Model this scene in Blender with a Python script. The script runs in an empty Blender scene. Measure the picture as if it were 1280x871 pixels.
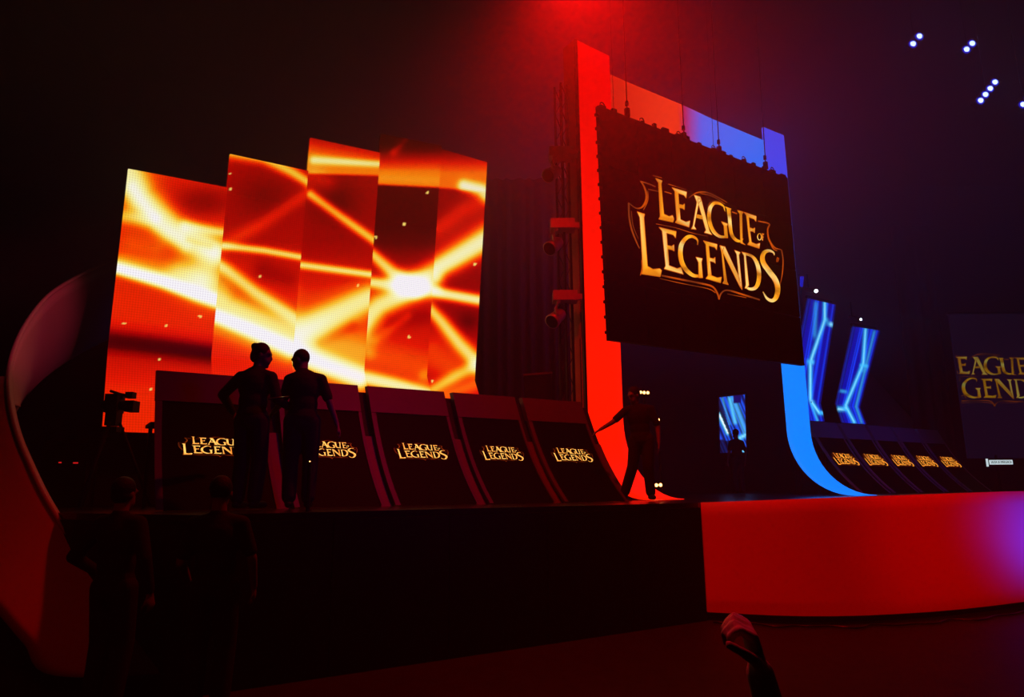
import bpy, bmesh, math, random
from mathutils import Vector, Matrix
from mathutils.geometry import tessellate_polygon
random.seed(7)
SC = bpy.context.scene
C = SC.collection
# ------------------------------------------------------------------ camera
F_PX, CX, CY = 880.0, 640.0, 435.5
PITCH, ROLL = math.radians(11.25), math.radians(0.45)
EYE = Vector((0, 0, 1.65))
FW = Vector((0, math.cos(PITCH), math.sin(PITCH)))
R0 = Vector((1, 0, 0)); U0 = R0.cross(FW)
RT = R0*math.cos(ROLL) - U0*math.sin(ROLL)
UP = U0*math.cos(ROLL) + R0*math.sin(ROLL)
cd = bpy.data.cameras.new('camera'); cam = bpy.data.objects.new('camera', cd); C.objects.link(cam)
cd.sensor_fit = 'HORIZONTAL'; cd.sensor_width = 36; cd.lens = 36*F_PX/1280
cd.clip_start = .05; cd.clip_end = 200
m = Matrix((RT, UP, -FW)).transposed().to_4x4(); m.translation = EYE
cam.matrix_world = m
SC.camera = cam
# ------------------------------------------------------------------ world, exposure
w = bpy.data.worlds.new('world'); SC.world = w; w.use_nodes = True
w.node_tree.nodes['Background'].inputs[0].default_value = (0, 0, 0, 1)
w.node_tree.nodes['Background'].inputs[1].default_value = 0
SC.view_settings.view_transform = 'Standard'; SC.view_settings.look = 'None'
SC.view_settings.exposure = 0; SC.view_settings.gamma = 1; SC.view_settings.use_curve_mapping = False
SC.cycles.volume_bounces = 0; SC.cycles.max_bounces = 6; SC.cycles.use_denoising = True

def lin(c):
    return tuple(((v/255/12.92) if v/255 <= .04045 else ((v/255+.055)/1.055)**2.4) for v in c)
def ray(px, py):
    return (FW + RT*((px-CX)/F_PX) + UP*((CY-py)/F_PX))
def at_depth(px, py, Y):
    r = ray(px, py); return EYE + r*(Y/r.y)
def at_z(px, py, z):
    r = ray(px, py); return EYE + r*((z-EYE.z)/r.z)
def on_plane(px, py, P, N):
    r = ray(px, py); return EYE + r*((P-EYE).dot(N)/r.dot(N))
def project(p):
    d = p-EYE; z = d.dot(FW)
    return CX+F_PX*d.dot(RT)/z, CY-F_PX*d.dot(UP)/z
A = math.radians(56.9)
U = Vector((math.sin(A), math.cos(A), 0)); N = Vector((math.cos(A), -math.sin(A), 0)); Z = Vector((0, 0, 1))
DECK = 1.45

# ------------------------------------------------------------------ lights
def aim(o, loc, to):
    o.location = loc; o.rotation_euler = (Vector(to)-Vector(loc)).to_track_quat('-Z', 'Y').to_euler()
def light(name, typ, loc, to, power, col, **kw):
    l = bpy.data.lights.new(name, typ); l.energy = power; l.color = col
    for k, v in kw.items(): setattr(l, k, v)
    o = bpy.data.objects.new(name, l); C.objects.link(o); aim(o, loc, to); return o
GLOW = at_depth(715, -75, 8.0)
light('red_haze_lamp', 'SPOT', GLOW, GLOW+Vector((.15, .1, -1)), 2300, (1, .002, .001), spot_size=math.radians(128), spot_blend=1, shadow_soft_size=.15)
light('violet_haze_lamp', 'SPOT', at_depth(900, -60, 15), at_depth(900, 60, 15), 7, (.4, .02, 1), spot_size=math.radians(110), spot_blend=1, shadow_soft_size=.1)
light('booth_wash', 'AREA', (2.6, 3.6, 4.3), at_depth(480, 530, 8.5), 4.5, (.12, .0, .75), shape='DISK', size=1.0, spread=math.radians(42))
light('arch_wash', 'SPOT', (1.5, 3.5, 3.9), at_depth(42, 385, 8.8), 1500, (1, .05, .10), spot_size=math.radians(15), spot_blend=.8, shadow_soft_size=.2)
light('arch_low_wash', 'SPOT', (-3.0, 1.5, 5.5), at_depth(70, 850, 6.3), 95, (1, .0, .0), spot_size=math.radians(50), spot_blend=1, shadow_soft_size=.2)
light('far_booth_wash', 'SPOT', (13.5, 12, 4.6), at_depth(1110, 575, 20), 260, (.14, .06, 1), spot_size=math.radians(44), spot_blend=.8, shadow_soft_size=.3)
light('fascia_red_spot', 'SPOT', (7.0, 2.5, 5.5), (5.6, 9.4, 1.25), 1500, (1, .0, .0), spot_size=math.radians(24), spot_blend=1, shadow_soft_size=.2)
light('fascia_blue_spot', 'SPOT', (8.1, 9.35, .85), (7.25, 10.1, 1.0), 130, (.06, .03, 1), spot_size=math.radians(80), spot_blend=1, shadow_soft_size=.2)
light('hand_key', 'SPOT', (-.4, 2.6, 5.0), at_depth(940, 810, 1.5), 150, (1, .012, .05), spot_size=math.radians(26), spot_blend=.8, shadow_soft_size=.05)

light('moving_light_fill', 'SPOT', (-1.5, 6.5, 3.5), at_depth(696, 290, 12.2), 45, (1, .10, .03), spot_size=math.radians(22), spot_blend=.7, shadow_soft_size=.1)  # added fill with no fixture behind it, brightens the moving heads

# ------------------------------------------------------------------ materials
def mat(name, col=(0.02, .02, .02), rough=.6, metal=0, spec=.12, emit=None, es=1.0, noise=0, bump=0, nscale=20):
    m = bpy.data.materials.new(name); m.use_nodes = True
    nt = m.node_tree; b = nt.nodes['Principled BSDF']
    b.inputs['Base Color'].default_value = (*col, 1); b.inputs['Roughness'].default_value = rough
    b.inputs['Metallic'].default_value = metal; b.inputs['Specular IOR Level'].default_value = spec
    if emit:
        b.inputs['Emission Color'].default_value = (*emit, 1); b.inputs['Emission Strength'].default_value = es
    if noise or bump:
        tc = nt.nodes.new('ShaderNodeTexCoord'); n = nt.nodes.new('ShaderNodeTexNoise'); n.inputs['Scale'].default_value = nscale; n.inputs['Detail'].default_value = 4
        nt.links.new(tc.outputs['Object'], n.inputs['Vector'])
        if noise:
            mr = nt.nodes.new('ShaderNodeMapRange'); mr.inputs['To Min'].default_value = 1-noise; mr.inputs['To Max'].default_value = 1+noise
            nt.links.new(n.outputs['Fac'], mr.inputs['Value'])
            mx = nt.nodes.new('ShaderNodeVectorMath'); mx.operation = 'SCALE'; mx.inputs[0].default_value = col
            nt.links.new(mr.outputs[0], mx.inputs['Scale']); nt.links.new(mx.outputs[0], b.inputs['Base Color'])
            if emit:
                m2 = nt.nodes.new('ShaderNodeVectorMath'); m2.operation = 'SCALE'; m2.inputs[0].default_value = emit
                nt.links.new(mr.outputs[0], m2.inputs['Scale']); nt.links.new(m2.outputs[0], b.inputs['Emission Color'])
        if bump:
            bp = nt.nodes.new('ShaderNodeBump'); bp.inputs['Strength'].default_value = bump; bp.inputs['Distance'].default_value = .01
            nt.links.new(n.outputs['Fac'], bp.inputs['Height']); nt.links.new(bp.outputs[0], b.inputs['Normal'])
    return m
def screen_mat(name, strength=1.0, pitch=None, depth=.12, surf=(.01, .01, .01), rough=.55, spec=.5):
    """display surface: shows the picture stored in the mesh's colour attribute, with the LED raster"""
    m = bpy.data.materials.new(name); m.use_nodes = True
    nt = m.node_tree; b = nt.nodes['Principled BSDF']
    b.inputs['Base Color'].default_value = (*surf, 1); b.inputs['Roughness'].default_value = rough
    b.inputs['Specular IOR Level'].default_value = spec
    a = nt.nodes.new('ShaderNodeAttribute'); a.attribute_name = 'picture'
    out = a.outputs['Color']
    if pitch:
        uv = nt.nodes.new('ShaderNodeUVMap')
        sep = nt.nodes.new('ShaderNodeSeparateXYZ'); nt.links.new(uv.outputs[0], sep.inputs[0])
        res = []
        for i in (0, 1):
            mu = nt.nodes.new('ShaderNodeMath'); mu.operation = 'MULTIPLY'; mu.inputs[1].default_value = 2*math.pi/pitch
            sn = nt.nodes.new('ShaderNodeMath'); sn.operation = 'SINE'
            nt.links.new(sep.outputs[i], mu.inputs[0]); nt.links.new(mu.outputs[0], sn.inputs[0]); res.append(sn)
        ad = nt.nodes.new('ShaderNodeMath'); ad.operation = 'ADD'
        nt.links.new(res[0].outputs[0], ad.inputs[0]); nt.links.new(res[1].outputs[0], ad.inputs[1])
        mr = nt.nodes.new('ShaderNodeMapRange'); mr.inputs['From Min'].default_value = -2; mr.inputs['From Max'].default_value = 2
        mr.inputs['To Min'].default_value = 1-depth*2; mr.inputs['To Max'].default_value = 1+depth
        nt.links.new(ad.outputs[0], mr.inputs['Value'])
        sc = nt.nodes.new('ShaderNodeVectorMath'); sc.operation = 'SCALE'
        nt.links.new(out, sc.inputs[0]); nt.links.new(mr.outputs[0], sc.inputs['Scale']); out = sc.outputs[0]
    nt.links.new(out, b.inputs['Emission Color']); b.inputs['Emission Strength'].default_value = strength
    return m
M = dict(
    black=mat('black_paint', (.006, .006, .006), .7, noise=.3),
    floor=mat('dark_floor', (.017, .016, .016), .55, noise=.4, bump=.3, nscale=6),
    side=mat('stained_side_board', (.20, .05, .03), .5, spec=.3, noise=.3, nscale=4),
    deck=mat('gloss_black_deck', (.008, .008, .01), .22, spec=.5, noise=.3),
    drape=mat('dark_drape', (.05, .02, .02), .9, noise=.3, nscale=9),
    wall=mat('dark_wall', (.012, .010, .012), .9, noise=.3),
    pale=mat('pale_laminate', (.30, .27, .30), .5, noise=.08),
    pale_near=mat('dimmed_laminate', (.055, .05, .055), .5, noise=.08),  # the pale laminate again, colour darkened to hold down the red lamp's light
    archw=mat('arch_laminate', (.35, .33, .34), .45, noise=.06, nscale=3),
    fin=mat('fin_laminate', (.075, .05, .045), .5, noise=.08),
    darkglass=mat('dark_screen_glass', (.0016, .0014, .0016), .6, spec=.03, noise=.1),
    headm=mat('lightened_metal', (.22, .2, .2), .4, .4, spec=.5, noise=.2),  # dark metal with a lighter base colour, so highlights show on the moving heads
    metal=mat('dark_metal', (.05, .05, .055), .35, .9, noise=.1),
    chrome=mat('bright_metal', (.6, .55, .5), .2, 1, noise=.05),
    cloth=mat('dark_cloth', (.010, .009, .010), .9, noise=.3, bump=.4, nscale=40),
    denim=mat('dark_denim', (.012, .011, .016), .85, noise=.3, bump=.4, nscale=60),
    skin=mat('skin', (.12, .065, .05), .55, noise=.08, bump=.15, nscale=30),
    skinlit=mat('skin_lit', (.55, .34, .28), .5, noise=.08, bump=.25, nscale=60),  # lighter copy of skin, the lit look of the raised forearm in its colour
    hair=mat('dark_hair', (.006, .004, .004), .6, noise=.3, bump=.8, nscale=90),
    shoe=mat('black_shoe', (.008, .008, .008), .5, noise=.2),
    red=mat('red_lit_panel', (.2, .02, .02), .6, emit=lin((255, 22, 0)), noise=.02, nscale=1.5),
    fascia=mat('red_lit_fascia', (.30, .28, .30), .6, emit=lin((112, 0, 0)), noise=.06, nscale=1.2),
    lampw=mat('warm_lamp_face', (.2, .2, .2), .3, emit=(1, .42, .12), es=6, noise=.02),
    lampb=mat('blue_lamp_face', (.2, .2, .2), .3, emit=(.36, .48, 1), es=4.5, noise=.02),
    ring=mat('blue_lamp_halo', (.05, .05, .2), .3, emit=(.012, .015, .75), es=1, noise=.02),  # emissive colour standing in for the blue glow around the lamps
    lampc=mat('white_lamp_face', (.2, .2, .2), .3, emit=(.8, .9, 1), es=5, noise=.02),
    redled=mat('red_indicator', (.1, 0, 0), .4, emit=(.6, .01, .01), es=1, noise=.02),
    exitw=mat('lit_sign_panel', (.5, .5, .5), .4, emit=lin((200, 220, 225)), es=1, noise=.03),
    exitt=mat('sign_letters', (.03, .03, .03), .6, noise=.02),
)
M['leds'] = screen_mat('orange_led_surface', 1.0, .036, .11)
M['ledb'] = screen_mat('blue_led_surface', 1.25, .03, .08)
M['soft'] = screen_mat('backlit_panel_surface', 1.25, None)
M['logo'] = screen_mat('logo_screen_light', 1.0, None)
M['logob'] = screen_mat('logo_screen_light_small', 1.45, None)
M['logod'] = screen_mat('logo_projection_dim', .30, None)
M['dimscreen'] = mat('dim_blue_screen', (.03, .03, .04), .8, emit=lin((9, 6, 22)), noise=.2, nscale=.6)

# ------------------------------------------------------------------ builders
class MB:
    def __init__(s): s.v = []; s.f = []; s.c = {}; s.uv = None
    def quad(s, a, b, c, d):
        i = len(s.v); s.v += [Vector(a), Vector(b), Vector(c), Vector(d)]; s.f.append((i, i+1, i+2, i+3)); return s
    def box(s, c, ax, ay, az):
        """box at centre c with half-axis vectors"""
        c, ax, ay, az = map(Vector, (c, ax, ay, az)); i = len(s.v)
        for a, b, d in ((-1,-1,-1),(1,-1,-1),(1,1,-1),(-1,1,-1),(-1,-1,1),(1,-1,1),(1,1,1),(-1,1,1)): s.v.append(c+ax*a+ay*b+az*d)
        for f in ((0,3,2,1),(4,5,6,7),(0,1,5,4),(1,2,6,5),(2,3,7,6),(3,0,4,7)): s.f.append(tuple(i+k for k in f))
        return s
    def abox(s, x0, x1, y0, y1, z0, z1):
        return s.box(((x0+x1)/2, (y0+y1)/2, (z0+z1)/2), ((x1-x0)/2, 0, 0), (0, (y1-y0)/2, 0), (0, 0, (z1-z0)/2))
    def tube(s, pts, r, n=8, r2=None):
        pts = [Vector(p) for p in pts]; rings = []
        for k, p in enumerate(pts):
            d = (pts[min(k+1, len(pts)-1)]-pts[max(k-1, 0)]).normalized()
            a = d.cross(Z if abs(d.z) < .9 else Vector((1, 0, 0))).normalized(); b = d.cross(a)
            rr = r if r2 is None else r+(r2-r)*k/(len(pts)-1)
            i = len(s.v); rings.append(i)
            for q in range(n):
                t = 2*math.pi*q/n; s.v.append(p+(a*math.cos(t)+b*math.sin(t))*rr)
        for i, j in zip(rings, rings[1:]):
            for q in range(n): s.f.append((i+q, i+(q+1) % n, j+(q+1) % n, j+q))
        s.f.append(tuple(rings[0]+q for q in range(n))[::-1]); s.f.append(tuple(rings[-1]+q for q in range(n)))
        return s
    def sheet(s, rows, thick):
        """closed slab: rows[i][j] front points; thick = vector function or Vector pushed back"""
        nr, nc = len(rows), len(rows[0]); i0 = len(s.v)
        for r in rows: s.v += [Vector(p) for p in r]
        for i, r in enumerate(rows):
            for j, p in enumerate(r): s.v.append(Vector(p)+(thick(i, j) if callable(thick) else thick))
        o = nr*nc; g = lambda i, j, k=0: i0+k*o+i*nc+j
        for i in range(nr-1):
            for j in range(nc-1):
                s.f.append((g(i,j), g(i+1,j), g(i+1,j+1), g(i,j+1))); s.f.append((g(i,j,1), g(i,j+1,1), g(i+1,j+1,1), g(i+1,j,1)))
        for i in range(nr-1):
            s.f.append((g(i,0), g(i,0,1), g(i+1,0,1), g(i+1,0))); s.f.append((g(i,nc-1), g(i+1,nc-1), g(i+1,nc-1,1), g(i,nc-1,1)))
        for j in range(nc-1):
            s.f.append((g(0,j), g(0,j+1), g(0,j+1,1), g(0,j,1))); s.f.append((g(nr-1,j), g(nr-1,j,1), g(nr-1,j+1,1), g(nr-1,j+1)))
        return s
    def ball(s, c, r, n=8, sc=(1, 1, 1)):
        c = Vector(c); i0 = len(s.v)
        for a in range(1, n):
            for b in range(n*2):
                t, p = math.pi*a/n, math.pi*b/n
                s.v.append(c+Vector((math.sin(t)*math.cos(p)*sc[0], math.sin(t)*math.sin(p)*sc[1], math.cos(t)*sc[2]))*r)
        top = len(s.v); s.v += [c+Vector((0, 0, r*sc[2])), c-Vector((0, 0, r*sc[2]))]
        w_ = n*2
        for a in range(n-2):
            for b in range(w_): s.f.append((i0+a*w_+b, i0+(a+1)*w_+b, i0+(a+1)*w_+(b+1) % w_, i0+a*w_+(b+1) % w_))
        for b in range(w_):
            s.f.append((top, i0+b, i0+(b+1) % w_)); s.f.append((top+1, i0+(n-2)*w_+(b+1) % w_, i0+(n-2)*w_+b))
        return s
    def build(s, name, material, parent=None, smooth=False, colors=None, uvs=None, origin=None):
        pm = parent.matrix_basis.inverted() if parent and parent.type == 'EMPTY' else Matrix()
        vs = [pm @ v for v in s.v]
        loc = None
        if parent is None:
            xs = [v.x for v in vs]; ys = [v.y for v in vs]; zs = [v.z for v in vs]
            loc = Vector(((min(xs)+max(xs))/2, (min(ys)+max(ys))/2, min(zs))); vs = [v-loc for v in vs]
        me = bpy.data.meshes.new(name); me.from_pydata([tuple(v) for v in vs], [], s.f)
        if colors:
            at = me.color_attributes.new('picture', 'FLOAT_COLOR', 'POINT')
            flat = []
            for c in colors: flat += [*c, 1.0]
            at.data.foreach_set('color', flat)
        if uvs:
            ul = me.uv_layers.new(name='raster')
            fl = []
            for l in me.loops: fl += uvs[l.vertex_index]
            ul.data.foreach_set('uv', fl)
        me.materials.append(material)
        if smooth: me.shade_smooth()
        me.update()
        o = bpy.data.objects.new(name, me); C.objects.link(o)
        if loc: o.location = loc
        if parent: o.parent = parent
        return o
def tag(o, label, cat, group=None, kind=None):
    if label: o['label'] = label
    if cat: o['category'] = cat
    if group: o['group'] = group
    if kind: o['kind'] = kind
    return o
def thing(name, loc, label, cat, group=None):
    o = bpy.data.objects.new(name, None); C.objects.link(o); o.empty_display_size = .2
    o.matrix_basis = Matrix.Translation(Vector(loc)); return tag(o, label, cat, group)
def struct(name, mb, material, smooth=False):
    o = mb.build(name, material, None, smooth); o['kind'] = 'structure'; return o

# ------------------------------------------------------------------ room
struct('floor', MB().abox(-13, 23, -4, 30, -.1, 0), M['floor'])
struct('wall_back', MB().abox(-13, 23, 30, 30.2, 0, 15), M['wall'])
struct('wall_left', MB().abox(-13.2, -13, -4, 30, 0, 15), M['wall'])
struct('wall_right', MB().abox(23, 23.2, -4, 30, 0, 15), M['wall'])
struct('ceiling', MB().abox(-13, 23, -4, 30, 15, 15.2), M['wall'])
# haze in the whole hall
hz = MB().abox(-12.8, 22.8, -3, 29.8, .02, 14.9)
vm = bpy.data.materials.new('stage_haze'); vm.use_nodes = True; nt = vm.node_tree; nt.nodes.clear()
vo = nt.nodes.new('ShaderNodeOutputMaterial'); vs = nt.nodes.new('ShaderNodeVolumeScatter')
vs.inputs['Anisotropy'].default_value = 0.0
ge = nt.nodes.new('ShaderNodeNewGeometry'); sx = nt.nodes.new('ShaderNodeSeparateXYZ'); nt.links.new(ge.outputs['Position'], sx.inputs[0])
mr = nt.nodes.new('ShaderNodeMapRange'); mr.interpolation_type = 'SMOOTHSTEP'
for k_, v_ in (('From Min', 4.0), ('From Max', 9.5), ('To Min', .004), ('To Max', .07)): mr.inputs[k_].default_value = v_
nt.links.new(sx.outputs[2], mr.inputs['Value']); nt.links.new(mr.outputs[0], vs.inputs['Density'])
nt.links.new(vs.outputs[0], vo.inputs['Volume'])
tag(hz.build('haze', vm), 'thin theatrical haze hanging through the dark hall', 'haze', kind='stuff')

# ------------------------------------------------------------------ stage
def fasc(px, py): return at_z(px, py, .10)
fpts = [fasc(*p) for p in ((885,765),(925,767),(965,769),(1005,770),(1045,770),(1085,769),(1125,767),(1165,764.5),(1205,761),(1245,756.5),(1280,752))]
d = fpts[-1]-fpts[-2]
for k in range(1, 9):
    ang = -.07*k; dd = Vector((d.x*math.cos(ang)-d.y*math.sin(ang), d.x*math.sin(ang)+d.y*math.cos(ang), 0))
    fpts.append(fpts[-1]+dd*1.1)
tops = []
for i, p in enumerate(fpts):
    px = project(p)[0]; px = 877+(px-885)*(1280-877)/(395)
    yt = 628-(px-877)*14/403 if px < 1285 else None
    if yt:
        r = ray(px, yt); hor = math.hypot(p.x, p.y)/math.hypot(r.x, r.y); zt = EYE.z+r.z*hor; last = zt
    tops.append(min(last, 1.60))
stage = thing('stage', (2, 12, 0), 'low black stage with curved glowing red front and glossy black deck', 'stage')
fa = MB(); n = len(fpts)
rows = []
for k in range(9):
    rows.append([Vector((p.x, p.y, .10+(t-.10)*(1-k/8))) for p, t in zip(fpts, tops)])
fa.sheet(rows, Vector((0, .05, 0)))
fo = fa.build('fascia', M['fascia'], stage, True); fo['label'] = 'curved red lit front panel turning violet at the right end'
pl = MB(); pl.sheet([[Vector((p.x, p.y+.18, .18)) for p in fpts], [Vector((p.x, p.y+.18, 0)) for p in fpts]], Vector((0, .05, 0)))
pl.build('plinth', M['black'], stage)
LF = fpts[0].copy(); LF.x -= .03
poly = [Vector((-2.72, 6.15, 0)), Vector((LF.x-.02, LF.y-.02, 0))]
fr = [Vector((p.x, p.y+.06, 0)) for p in fpts]
outer = [Vector((22.5, fr[-1].y+2, 0)), Vector((22.5, 27.5, 0)), Vector((-9, 27.5, 0)), Vector((-9, 10.0, 0)), Vector((-4.2, 6.95, 0))]
pp = poly+fr+outer
dm = MB(); 
tri = tessellate_polygon([[Vector((p.x, p.y, 0)) for p in pp]])
zt = DECK; i0 = 0
dm.v = [Vector((p.x, p.y, zt)) for p in pp]+[Vector((p.x, p.y, zt-.06)) for p in pp]
k = len(pp)
for a, b, c in tri: dm.f += [(a, b, c), (a+k, c+k, b+k)]
for i in range(k): j = (i+1) % k; dm.f.append((i, j, j+k, i+k))
dk = dm.build('deck', M['deck'], stage)
# black skirt boards of the left front
def wallseg(mb, a, b, z0, z1, th=.04):
    a, b = Vector(a), Vector(b); dd = (b-a); nn = Vector((-dd.y, dd.x, 0)).normalized()*th/2
    mb.box(((a+b)/2)+Z*((z0+z1)/2)-Z*((a.z+b.z)/2), dd/2, nn, (0, 0, (z1-z0)/2))
p0, p1 = Vector((-2.72, 6.15, 0)), Vector((LF.x, LF.y, 0))
nb = 5
for i in range(nb):
    a, b = p0.lerp(p1, i/nb), p0.lerp(p1, (i+1)/nb); q = (b-a)*.004
    mb = MB(); wallseg(mb, a+q, b-q, 0, DECK-.065); mb.build('skirt_board', M['black'], stage)
mb = MB(); wallseg(mb, p0+Vector((-.02, .06, 0)), Vector((-4.2, 6.95, 0)), 0, DECK-.065); mb.build('skirt_board', M['black'], stage)
mb = MB(); wallseg(mb, (-4.2, 6.95, 0), (-9, 10, 0), 0, DECK-.065); mb.build('skirt_board', M['black'], stage)

# ------------------------------------------------------------------ light frame with curved feet
WP = at_depth(728, 400, 12.5); WP.z = 0
def wt(px, py, o=0.0):
    p = on_plane(px, py, WP+N*o, N); return (p-WP).dot(U), p.z
def wp(t, z, o=0.0): return WP+U*t+N*o+Z*z
RC = 1.40
def jprofile(ztop, n1=14, n2=14):
    out = [(0.0, ztop+(DECK+RC-ztop)*i/n1) for i in range(n1)]
    for i in range(n2+1):
        a = math.pi/2*i/n2; out.append((RC-RC*math.cos(a), DECK+.012+RC-RC*math.sin(a)))
    return out
frame = thing('light_frame', wp(3, DECK), 'tall glowing portal frame, red left leg and blue right leg curving onto the stage', 'stage frame')
def strip(name, t0, t1, ztopL, ztopR, colf, label=None):
    mb = MB(); prof0 = jprofile(ztopL); prof1 = jprofile(ztopR); nc = 5
    rows = []
    for (o0, z0), (o1, z1) in zip(prof0, prof1):
        rows.append([wp(t0+(t1-t0)*j/(nc-1), z0+(z1-z0)*j/(nc-1), o0) for j in range(nc)])
    pn = len(rows)
    def th(i, j):
        a = 0 if i < 14 else math.pi/2*(i-14)/14
        return (-N*math.cos(a)-Z*math.sin(a)*(.12))*.06
    mb.sheet(rows, th)
    cols = [colf(*project(v)) for v in mb.v]
    o = mb.build(name, M['soft'], frame, True, colors=cols)
    if label: o['label'] = label
    return o
tL0, zL0 = wt(721, 50); tL1, zL1 = wt(760, 69)
tLb, _ = wt(778, 450)
tL0 = (tL0+wt(734, 500)[0])/2; tL1 = (tL1+tLb)/2
tR0, zR0 = wt(955, 159); tR1, zR1 = wt(982, 170)
tR1b = wt(1008, 470)[0]; tR0b = wt(980, 470)[0]
tR0 = (tR0+tR0b)/2; tR1 = (tR1+tR1b)/2-.05
def mixc(a, b, t): t = max(0, min(1, t)); return tuple(x+(y-x)*t for x, y in zip(a, b))
strip('left_leg', tL0, tL1, zL0, zL1, lambda x, y: mixc(lin((215, 0, 0)), lin((255, 22, 0)), (y-100)/350), 'red lit leg curving onto the deck')
strip('right_leg', tR0, tR1, zR0, zR1, lambda x, y: mixc(lin((52, 70, 240)), lin((0, 122, 255)), (y-220)/200), 'blue lit leg curving onto the deck')
# outer edge trim of left leg and right leg
mb = MB(); mb.box(wp(tL0-.03, (DECK+RC+zL0)/2, -.03), U*.025, N*.05, Z*((zL0-DECK-RC)/2)); mb.build('edge_profile', M['metal'], frame)
mb = MB(); mb.box(wp(tL0-.06, (DECK+zL0)/2+.01, -.2), U*.012, N*.16, Z*((zL0-DECK)/2-.02)); mb.build('side_return', M['side'], frame)
# header panels
hp = [(762.5, 92.5), (781, 101), (853, 131), (889, 148), (955, 175.5)]
def headcol(x, y):
    if x < 853: return mixc(lin((175, 28, 12)), lin((228, 52, 22)), (x-765)/70)
    if x < 880: return mixc(lin((170, 30, 70)), lin((45, 95, 235)), (x-855)/22)
    return mixc(lin((35, 100, 240)), lin((10, 108, 250)), (x-880)/60)
zb = 5.6
for (x0, y0), (x1, y1) in zip(hp, hp[1:]):
    t0, z0 = wt(x0, y0); t1, z1 = wt(x1, y1); t0 += .006; t1 -= .006
    if x0 < 764: t0 = tL1+.004
    if x1 > 950: t1 = tR0-.004
    mb = MB(); rows = []
    for i in range(6):
        rows.append([wp(t0+(t1-t0)*j/12, (z0+(z1-z0)*j/12)*(1-i/5)+zb*(i/5), 0) for j in range(13)])
    mb.sheet(rows, -N*.06)
    mb.build('header_panel', M['soft'], frame, colors=[headcol(*project(v)) for v in mb.v])

# ------------------------------------------------------------------ logo artwork (flat print of the screens)
ZX, ZY, ZS = 740, 190, 1161/280
def strokepoly(pts, ws):
    """ribbon polygons along a polyline with widths"""
    out = []; L = []; R = []
    pts = [Vector((a, b, 0)) for a, b in pts]
    # smooth with catmull rom
    P = [pts[0]]+pts+[pts[-1]]; W = [ws[0]]+list(ws)+[ws[-1]]; q = []; qw = []
    for i in range(1, len(P)-2):
        for k in range(4):
            t = k/4; a, b, c, d_ = P[i-1:i+3]
            q.append(.5*((2*b)+(c-a)*t+(2*a-5*b+4*c-d_)*t*t+(3*b-a-3*c+d_)*t**3)); qw.append(W[i]+(W[i+1]-W[i])*t)
    q.append(pts[-1]); qw.append(ws[-1])
    for i, p in enumerate(q):
        d_ = (q[min(i+1, len(q)-1)]-q[max(i-1, 0)]).normalized(); nn = Vector((-d_.y, d_.x, 0))*qw[i]/2
        L.append(p+nn); R.append(p-nn)
    for i in range(len(L)-1): out.append([(v.x, v.y) for v in (L[i], R[i], R[i+1], L[i+1])])
    return out
LET = []   # (polygon, layer) gold fills
GID = []; CUR = [None]
def P(*a): LET.append(list(a)); GID.append(CUR[0])
def S(pts, ws):
    k = strokepoly(pts, ws); LET.extend(k); GID.extend([CUR[0]]*len(k))
# first row
CUR[0] = 0; P((328,137),(363,149),(357,165),(372,322),(398,334),(417,328),(424,348),(418,364),(344,348),(352,335),(343,160))
CUR[0] = 1; P((412,184),(490,207),(487,240),(474,224),(446,215),(450,271),(470,276),(479,268),(478,300),(469,293),(452,289),(458,350),(486,363),(507,356),(502,390),(430,366),(438,352),(427,203))
CUR[0] = 2; P((527,222),(560,232),(566,250),(608,410),(622,430),(580,418),(589,406),(578,356),(540,345),(530,385),(540,402),(512,399),(521,384),(540,262))
LET[-1] = [(527,222),(560,232),(566,250),(553,262),(529,384),(540,402),(512,399),(521,384),(542,260)]
P((548,240),(566,248),(608,410),(622,430),(580,418),(589,406),(548,262))
P((541,322),(578,332),(580,352),(539,341))
CUR[0] = 3; S([(686,300),(682,283),(660,268),(632,266),(612,290),(606,330),(612,375),(632,415),(662,438),(694,440)], [4,7,13,17,19,20,20,19,15,11])
P((668,360),(703,372),(698,386),(703,446),(686,444),(682,384))
P((686,280),(690,312),(684,300),(679,284))
CUR[0] = 4; S([(707,296),(712,340),(716,390),(724,430),(745,456),(768,462),(782,448)], [20,18,18,18,16,11,8])
P((688,282),(722,294),(716,304),(700,300))
P((752,302),(784,312),(776,322),(779,468),(794,482),(768,472),(764,322))
CUR[0] = 5; P((786,312),(851,333),(849,362),(838,348),(811,338),(816,392),(835,398),(843,392),(842,420),(834,413),(818,410),(826,468),(850,478),(870,472),(866,500),(804,480),(814,466),(798,328))
# OF
CUR[0] = 6; S([(868,422),(860,428),(857,440),(861,452),(869,456),(876,448),(877,434),(870,422)], [4,4,5,4,4,5,5,4])
CUR[0] = 7; P((880,422),(890,425),(890,429),(884,428),(884,438),(889,440),(888,443),(884,442),(885,460),(880,458))
# second row
CUR[0] = 8; P((232,309),(273,322),(268,340),(287,592),(315,608),(350,604),(360,614),(352,646),(256,632),(262,612),(246,340))
CUR[0] = 9; P((345,390),(436,412),(432,446),(420,430),(385,420),(390,484),(412,489),(424,480),(425,514),(414,507),(392,503),(398,588),(440,604),(460,598),(472,634),(372,606),(380,590),(362,410))
CUR[0] = 10; S([(546,482),(545,456),(520,438),(490,444),(464,478),(457,524),(466,575),(490,614),(525,640),(560,642)], [4,9,15,20,23,24,24,22,18,13])
P((536,544),(572,552),(566,570),(573,652),(552,652),(550,572))
CUR[0] = 11; P((575,460),(648,478),(645,508),(634,494),(604,486),(609,548),(628,553),(637,545),(638,578),(628,570),(610,566),(618,640),(648,652),(670,648),(665,678),(588,656),(600,640),(588,478))
CUR[0] = 12; P((660,484),(684,490),(676,512),(698,672),(706,688),(676,680),(684,668),(670,520))
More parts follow.
